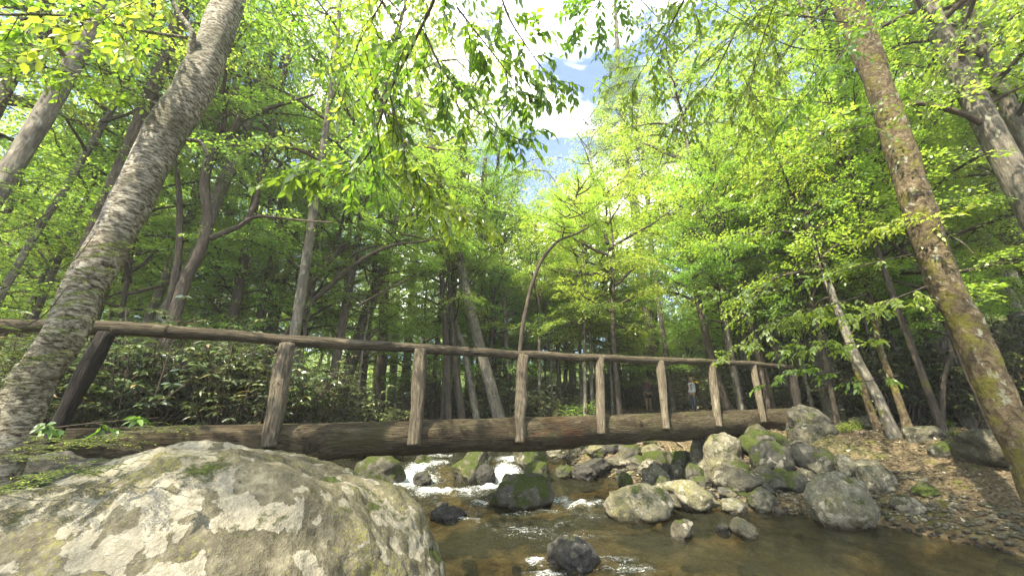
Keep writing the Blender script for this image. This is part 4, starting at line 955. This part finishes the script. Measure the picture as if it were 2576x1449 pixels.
r = random.Random(9); k = 0
while k < 46:
    d = r.uniform(13, 30); a = rad(r.uniform(-58, 58)); x, y = d*math.sin(a), d*math.cos(a)
    if inside(np.array([[x, y]]))[0] or (d < 21 and 8 < math.degrees(a) < 38): continue
    k += 1; shrub(x, y, r.uniform(.9, 1.7), k, 'dark evergreen shrub in the undergrowth of the far wood', 'shrubs in the far wood')
for i in range(10):
    a = rad(r.uniform(30, 56)); d = r.uniform(13.5, 19); shrub(d*math.sin(a), d*math.cos(a), r.uniform(.9, 1.6), i, 'dark evergreen shrub on the slope at the right', 'shrubs on the right slope')
for i in range(14):
    a = rad(r.uniform(-52, 50)); d = r.uniform(12.5, 18)
    if inside(np.array([[d*math.sin(a), d*math.cos(a)]]))[0] or 15 < math.degrees(a) < 32: continue
    shrub(d*math.sin(a), d*math.cos(a), r.uniform(.8, 1.2), i, 'low light green seedling bush on the forest floor', 'seedling bushes', name='seedling_bush', S=SHG)

r = random.Random(19)
for i in range(26):
    a = rad(r.uniform(12, 34)); d = r.uniform(23.5, 33)
    shrub(d*math.sin(a), d*math.cos(a), r.uniform(1.3, 2.1), i, 'dark evergreen shrub at the back of the clearing behind the hikers', 'shrubs behind the hikers')
for i in range(12):
    a = rad(r.uniform(14, 32)); d = r.uniform(24, 34); H = r.uniform(6, 9)
    free_tree(d*math.sin(a), d*math.cos(a), H, r.uniform(.06, .12), [C('under', .15, 1.0, 1.0, r.randrange(5))], 'leafy young tree at the back of the clearing behind the hikers', BARK_D, 'young trees behind the hikers')
# ------------------------------------------------------------------ near leafy branches, parts of the trees they hang from
def branchy(tree_o, name, main, r0, nside, slen, L, nper, seed, hang=.35, mt=LEAF_N, wr=.5, side_up=0., rn=None, sub=2):
    """a main branch (world polyline) with side twigs carrying two ranked leaves"""
    r = np.random.default_rng(seed); O = np.array(tree_o.location); tw_ = MB(); lf = MB(); L = L*.88; nper = nper*1.15
    P = spline(main, 60); tube(tw_, P-O, np.linspace(r0, r0*.25, 60), 7, .05, 20, 2, cap=False)
    for i in range(nside):
        u = .08+.92*(i+r.random()*.7)/nside; k = min(int(u*59), 58); b0 = P[k]; tan = nrm(P[k+1]-P[k])
        sd = nrm(np.cross(tan, [0, 0, 1.])+1e-6)*(1 if i % 2 else -1)
        d0 = nrm(tan*r.uniform(.3, .9)+sd*r.uniform(.5, 1.)+np.array([0, 0, side_up])+r.normal(size=3)*.2)
        Ls = slen*r.uniform(.6, 1.25)*(1.1-.4*u)
        tw = [(b0, d0, Ls)]
        for _ in range(sub):
            v_ = r.uniform(.2, .7); tw.append((b0+d0*Ls*v_+np.array([0, 0, -hang*Ls*v_*v_]), nrm(d0+r.normal(size=3)*.55), Ls*r.uniform(.4, .65)))
        for (bb, d1, l1) in tw:
            s = np.linspace(0, 1, 8)[:, None]; Q = bb+d1*l1*s+np.array([0, 0, -hang])*l1*s**2
            tube(tw_, Q-O, np.linspace(.0035, .0012, 8), 4, cap=False)
            m = max(4, int(nper*l1/slen)); ss = (np.arange(m)+.5)/m; ss = .1+.9*ss
            base = bb+d1*l1*ss[:, None]+np.array([0, 0, -hang])*l1*(ss**2)[:, None]
            td = nrm(d1+np.array([0, 0, -2*hang])*ss[:, None]); sd1 = nrm(np.cross(td, [0, 0, 1.])+1e-6); sg = np.where(np.arange(m) % 2, 1, -1)[:, None]
            D = nrm(td*.75+sd1*sg*.8+np.array([0, 0, -.35])+r.normal(size=(m, 3))*.25)
            N = nrm(np.array([0, 0, 1.])+r.normal(size=(m, 3))*.45)
            leaves(lf, base-O, D, N, L*r.uniform(.65, 1.15, m), L*wr*r.uniform(.85, 1.1, m), near=True, droop=.22, rn=None if rn is None else np.clip(r.normal(rn, .18, m), 0, 1))
    a = obj(name, tw_.mesh(name, BARK_T, bk=True), tree_o); obj('leaves', lf.mesh('leaves', mt, rn=True), a)
A = lambda *l: [at(*p) for p in l]
# top centre: the long drooping branch
oak = tree([(3.4, -2.2, gz(3.4, -2.2)), (3.2, -1.9, 3.2), (2.4, -.9, 5.2), (1.4, .4, 6.8), (.6, 1.6, 8.6)], [.16, .13, .10, .06, .02], [C('canopy', .85, .42, .30, 1)], 'tree beside the viewer whose leafy branches hang across the top of the view', BARK_G, group='trees beside the viewer', name='beech_tree')
branchy(oak, 'branch', A((1180, -260, 1.5), (1100, -20, 1.75), (1040, 110, 1.9), (990, 210, 2.0), (955, 300, 2.05), (925, 390, 2.1), (840, 470, 2.15)), .013, 16, .42, .078, 13, 1, hang=.4)
branchy(oak, 'branch', A((1070, 85, 1.85), (1110, 170, 1.9), (1180, 260, 1.95), (1260, 330, 2.0), (1330, 360, 2.05)), .008, 14, .30, .075, 12, 2, hang=.4)
branchy(oak, 'branch', A((1240, -120, 1.7), (1270, 20, 1.8), (1320, 110, 1.9), (1370, 180, 1.95), (1410, 230, 2.0)), .008, 13, .26, .072, 11, 3, hang=.35)
branchy(oak, 'branch', A((980, 240, 2.0), (1010, 340, 2.05), (1040, 420, 2.1), (1090, 480, 2.15)), .007, 11, .28, .075, 12, 4, hang=.4)
branchy(oak, 'branch', A((1000, -60, 1.9), (930, 60, 2.0), (890, 140, 2.1), (860, 260, 2.2)), .007, 12, .38, .075, 12, 5, hang=.4)
branchy(oak, 'branch', A((1150, 20, 1.8), (1220, 110, 1.85), (1290, 200, 1.95), (1340, 270, 2.0)), .007, 12, .28, .075, 12, 6, hang=.4)
branchy(oak, 'branch', A((900, 400, 2.5), (830, 420, 2.5), (770, 440, 2.5), (730, 450, 2.5)), .006, 9, .28, .09, 10, 7, hang=.45, rn=.8)
branchy(oak, 'branch', A((960, 420, 2.5), (1050, 470, 2.5), (1130, 520, 2.5), (1200, 550, 2.5)), .006, 12, .30, .08, 12, 8, hang=.4, rn=.75)
# top left
branchy(birch, 'branch', A((470, 96, 2.9), (380, 82, 2.75), (260, 55, 2.55), (130, 38, 2.35), (-20, 36, 2.2), (-200, 10, 2.1)), .008, 22, .45, .085, 12, 11, hang=.3, rn=.7, wr=.6)
branchy(birch, 'branch', A((392, 262, 2.85), (330, 235, 2.7), (200, 190, 2.5), (60, 165, 2.3), (-80, 150, 2.2)), .006, 18, .40, .07, 12, 12, hang=.25, rn=.55)
branchy(birch, 'branch', A((420, -20, 2.7), (330, 10, 2.5), (250, 60, 2.3), (190, 120, 2.2)), .006, 12, .40, .09, 10, 13, hang=.45, rn=.8, wr=.6)
branchy(birch, 'branch', A((560, -40, 3.1), (640, 20, 3.0), (740, 40, 2.9), (860, 30, 2.8)), .008, 14, .5, .075, 14, 14, hang=.3, rn=.5)
# top right
for i, (pts, L_, ns_, sl_) in enumerate([(((2140, 130, 4.2), (2000, 120, 3.6), (1880, 60, 3.0), (1760, -10, 2.6)), .085, 18, .6), (((1760, -80, 2.3), (1700, 40, 2.5), (1640, 140, 2.7), (1580, 230, 2.9)), .08, 14, .5), (((2000, -150, 2.6), (1950, 0, 2.8), (1900, 160, 3.0), (1850, 320, 3.2)), .085, 18, .6),
        (((1560, -120, 2.1), (1520, -20, 2.2), (1490, 30, 2.3), (1450, 50, 2.3)), .075, 10, .35), (((2300, -100, 3.4), (2200, 40, 3.3), (2080, 180, 3.3), (1980, 300, 3.4)), .085, 16, .6), (((1860, 60, 3.0), (1800, 180, 3.2), (1740, 260, 3.3), (1690, 330, 3.4)), .08, 14, .5),
        (((2560, -60, 4.0), (2460, 60, 3.9), (2380, 160, 3.9), (2300, 260, 3.9)), .085, 16, .7)]):
    branchy(mossy, 'branch', A(*pts), .009, ns_, sl_, L_, 13, 30+i, hang=.3, rn=.45)
for i, (pts, L_, ns_, sl_) in enumerate([(((1440, -200, 3.0), (1560, -60, 3.2), (1640, 30, 3.4), (1720, 110, 3.6)), .075, 16, .6), (((2100, 260, 5.0), (1960, 250, 4.8), (1820, 230, 4.6), (1700, 200, 4.4)), .08, 20, .8), (((2150, 60, 4.8), (2020, 40, 4.4), (1880, -20, 4.2), (1720, -60, 4.0)), .08, 20, .8), (((2240, 300, 5.0), (2120, 330, 5.0), (1980, 330, 5.0), (1800, 370, 5.0)), .08, 20, .8)]):
    branchy(mossy, 'branch', A(*pts), .009, ns_, sl_, L_, 13, 130+i, hang=.3, rn=.5)
for i, (pts, L_, ns_, sl_) in enumerate([(((640, -200, 3.4), (700, -40, 3.5), (780, 80, 3.6), (850, 200, 3.7)), .075, 18, .7), (((700, 60, 3.6), (800, 130, 3.6), (900, 180, 3.7), (1000, 200, 3.8)), .075, 18, .7), (((1000, -150, 2.8), (1060, -40, 2.9), (1150, 30, 3.0), (1260, 60, 3.1)), .075, 16, .5)]):
    branchy(birch, 'branch', A(*pts), .008, ns_, sl_, L_, 13, 150+i, hang=.3, rn=.5)
# bright sprays in front of the far end of the bridge
for i, (pts, ns_, sl_) in enumerate([(((2290, 640, 4.9), (2120, 680, 4.8), (1980, 720, 4.8), (1860, 730, 4.8), (1745, 752, 4.8)), 18, .5), (((2180, 740, 4.9), (2080, 770, 4.8), (1960, 800, 4.8), (1880, 860, 4.8), (1815, 900, 4.8)), 18, .45), (((2240, 860, 4.9), (2140, 862, 4.8), (2040, 870, 4.8), (1960, 880, 4.8)), 14, .3),
        (((2260, 945, 4.9), (2150, 960, 4.8), (2060, 935, 4.8), (1990, 930, 4.8), (1925, 970, 4.8)), 14, .25), (((2430, 540, 4.4), (2340, 550, 4.3), (2250, 560, 4.3), (2170, 590, 4.4)), 14, .35), (((2330, 720, 4.4), (2230, 760, 4.4), (2160, 790, 4.5), (2080, 800, 4.6)), 12, .35), (((2200, 500, 5.2), (2080, 520, 5.4), (1960, 560, 5.6), (1860, 600, 5.8)), 18, .7), (((2150, 380, 5.2), (2040, 400, 5.4), (1900, 430, 5.6), (1760, 480, 5.8)), 20, .8)]):
    branchy(mossy, 'branch', A(*pts), .007, ns_, sl_, .075, 11, 50+i, hang=.25, rn=.9, wr=.55)

# hemlock boughs at the left edge and sapling in front of the dark boulder
def hemlock_bough(tree_o, main, r0, nside, slen, seed, L=.018, tips=.05):
    r = np.random.default_rng(seed); O = np.array(tree_o.location); tw_ = MB(); lf = MB()
    P = spline(main, 50); tube(tw_, P-O, np.linspace(r0, r0*.3, 50), 6, cap=False)
    for i in range(nside):
        u = .05+.95*i/nside; k = min(int(u*49), 48); tan = nrm(P[k+1]-P[k]); sd = nrm(np.cross(tan, [0, 0, 1.])+1e-6)*(1 if i % 2 else -1)
        d0 = nrm(tan*.7+sd+r.normal(size=3)*.15); Ls = slen*r.uniform(.5, 1.2)*(1.1-.6*u); subs = [(P[k], d0, Ls)]
        for j in range(5): subs.append((P[k]+d0*Ls*(.15+.15*j), nrm(d0*.8+np.cross(d0, [0, 0, 1.])*(1 if j % 2 else -1)*.8), Ls*.35))
        for bb, d1, l1 in subs:
            s = np.linspace(0, 1, 5)[:, None]; Q = bb+d1*l1*s+np.array([0, 0, -.2])*l1*s**2; tube(tw_, Q-O, .0016, 3, cap=False)
            m = int(l1/.0055)+4; ss = np.linspace(.02, 1, m); base = bb+d1*l1*ss[:, None]+np.array([0, 0, -.2])*l1*(ss**2)[:, None]
            sdd = nrm(np.cross(d1, [0, 0, 1.])); sg = np.where(np.arange(m) % 2, 1, -1)[:, None]
            rn_ = r.random(m)*.8; rn_[ss > 1-tips*2] = 1.
            leaves(lf, base-O, nrm(d1*.45+sdd*sg+r.normal(size=(m, 3))*.15), np.repeat([[0, 0, 1.]], m, 0), L*r.uniform(.7, 1.2, m), L*.3, rn=rn_)
    a = obj('bough', tw_.mesh('bough', BARK_T, bk=True), tree_o); obj('needles', lf.mesh('needles', LEAF_C, rn=True, smooth=False), a)
hs = tree([(-4.1, 2.2, gz(-4.1, 2.2)), (-4.0, 2.2, 1.6), (-3.9, 2.25, 2.6), (-3.85, 2.3, 3.6)], [.05, .04, .03, .012], [], 'feathery hemlock sapling with pale new tips at the far left edge', BARK_D, name='hemlock_sapling')
for i, pts in enumerate([((-160, 1160, 2.2), (0, 1150, 2.0), (140, 1120, 1.9), (260, 1095, 1.8), (390, 1085, 1.75)), ((-150, 1280, 2.0), (0, 1225, 1.9), (130, 1190, 1.85), (215, 1175, 1.8)),
        ((-180, 800, 2.6), (-40, 740, 2.5), (90, 700, 2.4), (180, 660, 2.35), (230, 600, 2.3)), ((-200, 640, 2.6), (-60, 600, 2.5), (60, 570, 2.4), (150, 520, 2.3)), ((-180, 900, 2.5), (-20, 850, 2.4), (100, 800, 2.3), (170, 720, 2.2)), ((-200, 500, 2.8), (-60, 470, 2.7), (80, 450, 2.6), (180, 430, 2.5)), ((-200, 990, 2.3), (-90, 950, 2.2), (0, 920, 2.2), (60, 890, 2.2))]):
    hemlock_bough(hs, A(*pts), .006, 15, .36, 70+i, L=.02)
branchy(hs, 'branch', A((40, 1090, 1.9), (140, 1075, 1.8), (250, 1062, 1.7), (400, 1050, 1.65)), .003, 4, .08, .05, 6, 90, hang=.1, mt=LEAF_N, wr=.5, rn=.2)

# ------------------------------------------------------------------ floor litter, roots, sticks, fallen logs
n = 42000
x = NR.uniform(2, 15, n); y = 4.5+NR.random(n)**1.3*16; P2 = np.stack([x, y], 1); k = ~inside(P2) & (seg_dist(P2, RS) > .25); x, y = x[k], y[k]
g = ground(x, y); m = len(x)
b = MB(); leaves(b, np.stack([x, y, g+.012], 1), np.stack([NR.normal(size=m), NR.normal(size=m), NR.normal(size=m)*.15], 1), nrm(np.array([0, 0, 1.])+NR.normal(size=(m, 3))*.3), NR.uniform(.03, .075, m), NR.uniform(.02, .04, m), droop=0)
LIT = leaf_mat('dead_leaf', [(0, (.04, .03, .019)), (.5, (.115, .09, .058)), (.85, (.21, .17, .115)), (1, (.31, .27, .19))], .1, tcol=(1, 1, 1))
tag(obj('leaf_litter', b.mesh('leaf_litter', LIT, rn=True, smooth=False)), 'dry brown leaf litter strewn over the right bank', 'leaf litter', kind='stuff')
n = 6000
x = NR.uniform(.6, 6, n); y = NR.uniform(4.5, 11, n); P2 = np.stack([x, y], 1); dd_ = seg_dist(P2, RS); k = (~inside(P2)) & (dd_ < 1.6); x, y = x[k], y[k]; g = ground(x, y)
b = MB(); v0, f0 = ico(1); m = len(x); s = NR.uniform(.012, .045, m); sc = np.stack([s*1.2, s, s*.6], 1); V = (v0[None]*sc[:, None]*(1+.15*NR.normal(size=(m, len(v0), 1)))+np.stack([x, y, g+s*.3], 1)[:, None]).reshape(-1, 3)
b.add(V, None, (f0[None]+np.arange(m)[:, None, None]*len(v0)).reshape(-1, 3)); tag(obj('gravel', b.mesh('gravel', R_GREY)), 'fine gravel and pebbles between the cobbles of the right bank', 'gravel', kind='stuff')
ROOTM = bark_mat('root_wood', (.10, .075, .05), (.22, .17, .12), (.36, .29, .21), .1, 6, 1.5, .6)
r = random.Random(14)
def root(pxs, r0, lab, group=None, name='exposed_root', cat='root', m=ROOTM, lift=.03):
    pts = []
    for px, py in pxs:
        rr_ = ray(px, py)
        for Yt in np.linspace(4, 30, 500):
            p = CAM+rr_*(Yt/rr_[1])
            if p[2] <= gz(p[0], p[1]): break
        pts.append(p+np.array([0, 0, lift]))
    P = spline(pts, 12*len(pts)); P = P+.02*np.stack([fbm(P*4, 2, 5), fbm(P*4, 2, 6), .5*fbm(P*4, 2, 7)], 1)
    b = MB(); c = P.mean(0); tube(b, P-c, np.linspace(r0, r0*.35, len(P)), 8, .15, 20, 4); tag(obj(name, b.mesh(name, m, bk=True), None, c), lab, cat, group)
for i, q_ in enumerate([((1500, 1165), (1540, 1150), (1580, 1140)), ((1620, 1150), (1660, 1160), (1700, 1185)), ((1640, 1130), (1665, 1150), (1690, 1150), (1710, 1140)), ((1600, 1120), (1650, 1125), (1700, 1160), (1730, 1195)), ((1590, 1165), (1640, 1175), (1660, 1195)), ((1560, 1130), (1600, 1150), (1650, 1165)), ((1680, 1120), (1690, 1150), (1680, 1180)), ((1700, 1110), (1725, 1140), (1720, 1175))]):
    root(q_, r.uniform(.014, .03), 'bare tangled root on the bank under the right half of the log', 'roots under the log')
root(((2020, 1250), (2050, 1265), (2065, 1290)), .02, 'pale forked root at the shore left of the speckled boulder')
root(((2275, 1095), (2230, 1085), (2170, 1090), (2120, 1080)), .03, 'thin root crossing the path from the leaning trunks')
root(((2300, 1100), (2360, 1085), (2430, 1090), (2500, 1080)), .03, 'root snaking right over the bank towards the thick mossy trunk')
root(((2230, 1030), (2270, 1010), (2300, 1000)), .06, 'thick moss edged root at the far edge of the path')
def fallen(A0, B0, r0, lab, m=BARK_P):
    A0, B0 = np.array(A0), np.array(B0); P = spline([A0, (A0+B0)/2+np.array([0, 0, .05]), B0], 30); c = P.mean(0)
    b = MB(); tube(b, P-c, np.linspace(r0, r0*.6, 30), 12, .06, 6, 4); tag(obj('fallen_log', b.mesh('fallen_log', m, bk=True), None, c), lab, 'fallen log')
p0 = at(1030, 1040, 14); p1 = at(1150, 1032, 15.5); fallen((p0[0], 14, gz(p0[0], 14)+.35), (p1[0], 15.5, gz(p1[0], 15.5)+.4), .09, 'pale fallen log on the far bank behind the third bridge post')
p0 = at(545, 890, 8.6); p1 = at(600, 868, 9.4); fallen(p0, p1+np.array([.4, 0, .3]), .05, 'broken grey log poking out of the rhododendrons')
p0 = at(1740, 1022, 22); p1 = at(1880, 1018, 22); fallen((p0[0], 21.5, gz(p0[0], 22)+.12), (p1[0], 22.5, gz(p1[0], 22)+.15), .10, 'sunlit fallen log lying behind the second hiker')

r = random.Random(31); k = 0
while k < 34:
    x, y, a, l = r.uniform(3.5, 13), r.uniform(5.5, 16), r.uniform(0, 6.28), r.uniform(.25, .9)
    if inside(np.array([[x, y]]))[0] or seg_dist(np.array([[x, y]]), RS)[0] < .5: continue
    k += 1; q0 = np.array([x, y, gz(x, y)+.02]); q1 = np.array([x+l*math.cos(a), y+l*math.sin(a), gz(x+l*math.cos(a), y+l*math.sin(a))+.03])
    P = spline([q0, (q0+q1)/2+np.array([r.uniform(-.05, .05), r.uniform(-.05, .05), .02]), q1], 9); c = P.mean(0)
    b = MB(); tube(b, P-c, np.linspace(.014, .005, 9)*r.uniform(.6, 1.4), 6, .1, 20, k); tag(obj('fallen_stick', b.mesh('fallen_stick', ROOTM, bk=True), None, c), 'thin dead stick lying among the leaf litter of the right bank', 'stick', 'sticks on the right bank')
for i in range(16):
    x, y = r.uniform(4.5, 12), r.uniform(6.5, 13)
    if seg_dist(np.array([[x, y]]), RS)[0] < 1.2: continue
    shrub(x, y, r.uniform(.16, .34), i, 'tiny green seedling sprouting on the right bank', 'seedlings on the right bank', name='seedling', S=SHG)
# ------------------------------------------------------------------ hikers
def skinned(name, parent, joints, edges, m, sub=2, root=0):
    me = bpy.data.meshes.new(name); me.from_pydata([j[:3] for j in joints], edges, []); me.materials.append(m)
    o = obj(name, me, parent)
    md = o.modifiers.new('skin', 'SKIN'); md.use_smooth_shade = True
    if not me.skin_vertices: 
        bpy.context.view_layer.objects.active = o
    sv = me.skin_vertices[0].data
    for i, j in enumerate(joints): sv[i].radius = (j[3], j[4] if len(j) > 4 else j[3]); sv[i].use_root = (i == root)
    ss = o.modifiers.new('sub', 'SUBSURF'); ss.levels = sub; ss.render_levels = sub
    return o
SKIN = plain('skin', (.42, .24, .16), .55, 8, .1)
def person(loc, rz, label, hairc, topc, botc, shorts, longhair, scale=1.):
    e = empty('person', loc); e.rotation_euler = (0, 0, rz); e.scale = (scale,)*3; tag(e, label, 'person')
    J = [(0, 0, .95, .13, .10), (0, 0, 1.10, .115, .085), (0, -.01, 1.28, .135, .095), (0, 0, 1.42, .09, .07), (0, 0, 1.50, .048, .048), (0, -.015, 1.58, .072, .082), (0, -.015, 1.67, .068, .08)]
    E = [(0, 1), (1, 2), (2, 3), (3, 4), (4, 5), (5, 6)]
    for s in (-1, 1):
        k = len(J)
        J += [(s*.10, 0, .86, .085, .09), (s*.10, -.01, .50, .055, .06), (s*.105, .01, .28, .048, .052), (s*.105, .015, .09, .034, .036), (s*.11, -.07, .04, .036, .03), (s*.115, -.15, .03, .03, .02)]
        E += [(0, k), (k, k+1), (k+1, k+2), (k+2, k+3), (k+3, k+4), (k+4, k+5)]
        k = len(J)
        J += [(s*.175, 0, 1.40, .05, .05), (s*.215, .02, 1.14, .037, .037), (s*.205, -.03, .92, .026, .026), (s*.20, -.04, .86, .032, .018)]
        E += [(3, k), (k, k+1), (k+1, k+2), (k+2, k+3)]
        h = len(J)-1
        for q_, (dx, ln) in enumerate(((-.022, .07), (-.008, .08), (.007, .075), (.021, .06))):
            a = len(J); J += [(s*.20, -.04+dx, .83, .009), (s*.198, -.05+dx, .83-ln*.5, .008), (s*.192, -.055+dx, .83-ln, .007)]; E += [(h, a), (a, a+1), (a+1, a+2)]
        a = len(J); J += [(s*.195, -.075, .85, .010), (s*.19, -.09, .81, .008)]; E += [(h, a), (a, a+1)]
    skinned('body', e, J, E, SKIN)
    hm, tm, bm_ = plain('hair', hairc, .5, 60), plain('shirt_cloth', topc, .9, 12), plain('trouser_cloth', botc, .9, 12)
    # hair
    hj = [(0, .015, 1.60, .08, .09), (0, .01, 1.695, .082, .092), (0, -.005, 1.735, .06, .07)]; he = [(0, 1), (1, 2)]
    if longhair: hj += [(0, .06, 1.48, .085, .05), (0, .075, 1.34, .075, .035), (.0, .07, 1.24, .05, .025), (.10, -.03, 1.46, .035, .035), (.10, -.07, 1.32, .03, .03)]; he += [(0, 3), (3, 4), (4, 5), (3, 6), (6, 7)]
    else: hj += [(0, .09, 1.66, .045, .045)]; he += [(1, 3)]
    skinned('hair', e, hj, he, hm)
    # face: eyes, nose, mouth
    dk = plain('dark_eye', (.02, .015, .01), .4)
    for s in (-1, 1):
        v, f = ico(2); b = MB(); b.add(v*.012+np.array([s*.032, -.092, 1.625]), None, f); obj('eye', b.mesh('eye', dk), e)
    b = MB(); tube(b, [(0, -.09, 1.625), (0, -.112, 1.59), (0, -.098, 1.583)], [.008, .014, .008], 8); obj('nose', b.mesh('nose', SKIN, bk=True), e)
    b = MB(); tube(b, [(-.025, -.088, 1.557), (0, -.096, 1.553), (.025, -.088, 1.557)], [.004, .008, .004], 8); obj('mouth', b.mesh('mouth', plain('lips', (.32, .10, .08)), bk=True), e)
    # shirt over trunk and upper arms
    sj = [(0, 0, .93, .165, .135), (0, 0, 1.10, .145, .115), (0, -.01, 1.28, .155, .115), (0, 0, 1.42, .105, .085)]; se = [(0, 1), (1, 2), (2, 3)]
    for s in (-1, 1):
        k = len(sj); sj += [(s*.18, 0, 1.40, .065, .065), (s*.217, .02, 1.14, .052, .052), (s*.208, -.02, .97, .040, .040)]; se += [(3, k), (k, k+1), (k+1, k+2)]
    skinned('shirt', e, sj, se, tm)
    tj = [(0, 0, .95, .145, .12)]; te = []
    for s in (-1, 1):
        k = len(tj); tj += [(s*.10, 0, .84, .105, .11), (s*.105, -.01, .66 if shorts else .50, .095 if shorts else .075, .1 if shorts else .08)]; te += [(0, k), (k, k+1)]
        if not shorts: tj += [(s*.108, .012, .14, .06, .065)]; te += [(k+1, k+2)]
    skinned('shorts' if shorts else 'trousers', e, tj, te, bm_)
    for s in (-1, 1):
        b = MB(); tube(b, [(s*.108, .05, .05), (s*.11, -.03, .055), (s*.115, -.13, .035), (s*.117, -.185, .03)], [.045, .052, .045, .025], 12); obj('shoe', b.mesh('shoe', plain('shoe_cloth', (.08, .08, .09)), bk=True), e)
    return e
h1 = at(1634, 1036, 19.2); g1 = gz(h1[0], 19.2)
p1_ = person((h1[0], 19.2, g1), .15, 'smiling hiker in a grey purple long sleeved top and black shorts facing the camera', (.02, .013, .01), (.14, .105, .125), (.012, .010, .014), True, False, .98)
for s in (-1, 1):
    b = MB(); tube(b, [(s*.10, -.125, 1.20), (s*.11, -.125, 1.34), (s*.115, -.06, 1.47), (s*.11, .08, 1.45)], [.018, .02, .022, .02], 8); obj('strap', b.mesh('strap', plain('red_webbing', (.45, .08, .06)), bk=True), p1_)
h2 = at(1747, 1032, 18.6); g2_ = gz(h2[0], 18.6)
p2_ = person((h2[0], 18.6, g2_), -math.pi/2+.25, 'long haired hiker in a pale blue shirt and jeans walking left', (.30, .19, .10), (.62, .68, .72), (.045, .06, .09), False, True, .95)
# the pack on her back
fw = np.array([math.sin(-(-math.pi/2+.25))*-1, 0, 0])
bp = empty('backpack', (0, 0, 0)); rz = -math.pi/2+.25; back = np.array([-math.sin(rz), math.cos(rz), 0])
bp.location = [float(v_) for v_ in (np.array([h2[0], 18.6, g2_])+back*.24+np.array([0, 0, 1.02*.95]))]; bp.rotation_euler = (0, 0, rz)
tag(bp, 'black and red daypack with a yellow top pocket worn by the long haired hiker', 'backpack')
def blob(name, c, s, m, p, sq=.7):
    v, f = ICO4; v = np.sign(v)*np.abs(v)**sq; b = MB(); b.add(v*np.array(s)+np.array(c), None, f); return obj(name, b.mesh(name, m), p)
blob('pack_body', (0, 0, .22), (.145, .10, .24), plain('black_nylon', (.02, .02, .025)), bp)
blob('front_pocket', (0, .09, .10), (.11, .05, .12), plain('red_nylon', (.35, .04, .05)), bp)
blob('top_pocket', (0, .05, .42), (.12, .085, .07), plain('yellow_nylon', (.75, .42, .05)), bp)
for s in (-1, 1):
    b = MB(); tube(b, [(s*.09, -.08, .40), (s*.10, -.22, .42), (s*.10, -.36, .30), (s*.10, -.33, .10), (s*.10, -.09, .04)], [.018, .022, .022, .018, .014], 8); obj('shoulder_strap', b.mesh('shoulder_strap', plain('strap_nylon', (.25, .05, .06)), bk=True), bp)

# ------------------------------------------------------------------ the air of the wood
hz_m = bpy.data.materials.new('haze'); hz_m.use_nodes = True; nt = hz_m.node_tree; nt.nodes.clear()
pv = mk(nt, 'ShaderNodeVolumePrincipled', i_Density=.0019, i_Anisotropy=.2); pv.inputs['Color'].default_value = (.93, .97, .86, 1)
ho = mk(nt, 'ShaderNodeOutputMaterial'); nt.links.new(pv.outputs[0], ho.inputs['Volume'])
bpy.context.view_layer.update()
zs = [(o.matrix_world @ Vector(c_)).z for o in scene.objects if o.type == 'MESH' for c_ in o.bound_box]
zlo, zhi = min(zs)-1, max(zs)+.5

vv = [(x, y, z) for z in (zlo, zhi) for x, y in ((-120, -52), (120, -52), (120, 120), (-120, 120))]
mh = bpy.data.meshes.new('haze'); mh.from_pydata(vv, [], [(3, 2, 1, 0), (4, 5, 6, 7), (0, 1, 5, 4), (1, 2, 6, 5), (2, 3, 7, 6), (3, 0, 4, 7)]); mh.materials.append(hz_m)
tag(obj('haze', mh), 'faint bright haze in the air between the trees', 'haze', kind='stuff')
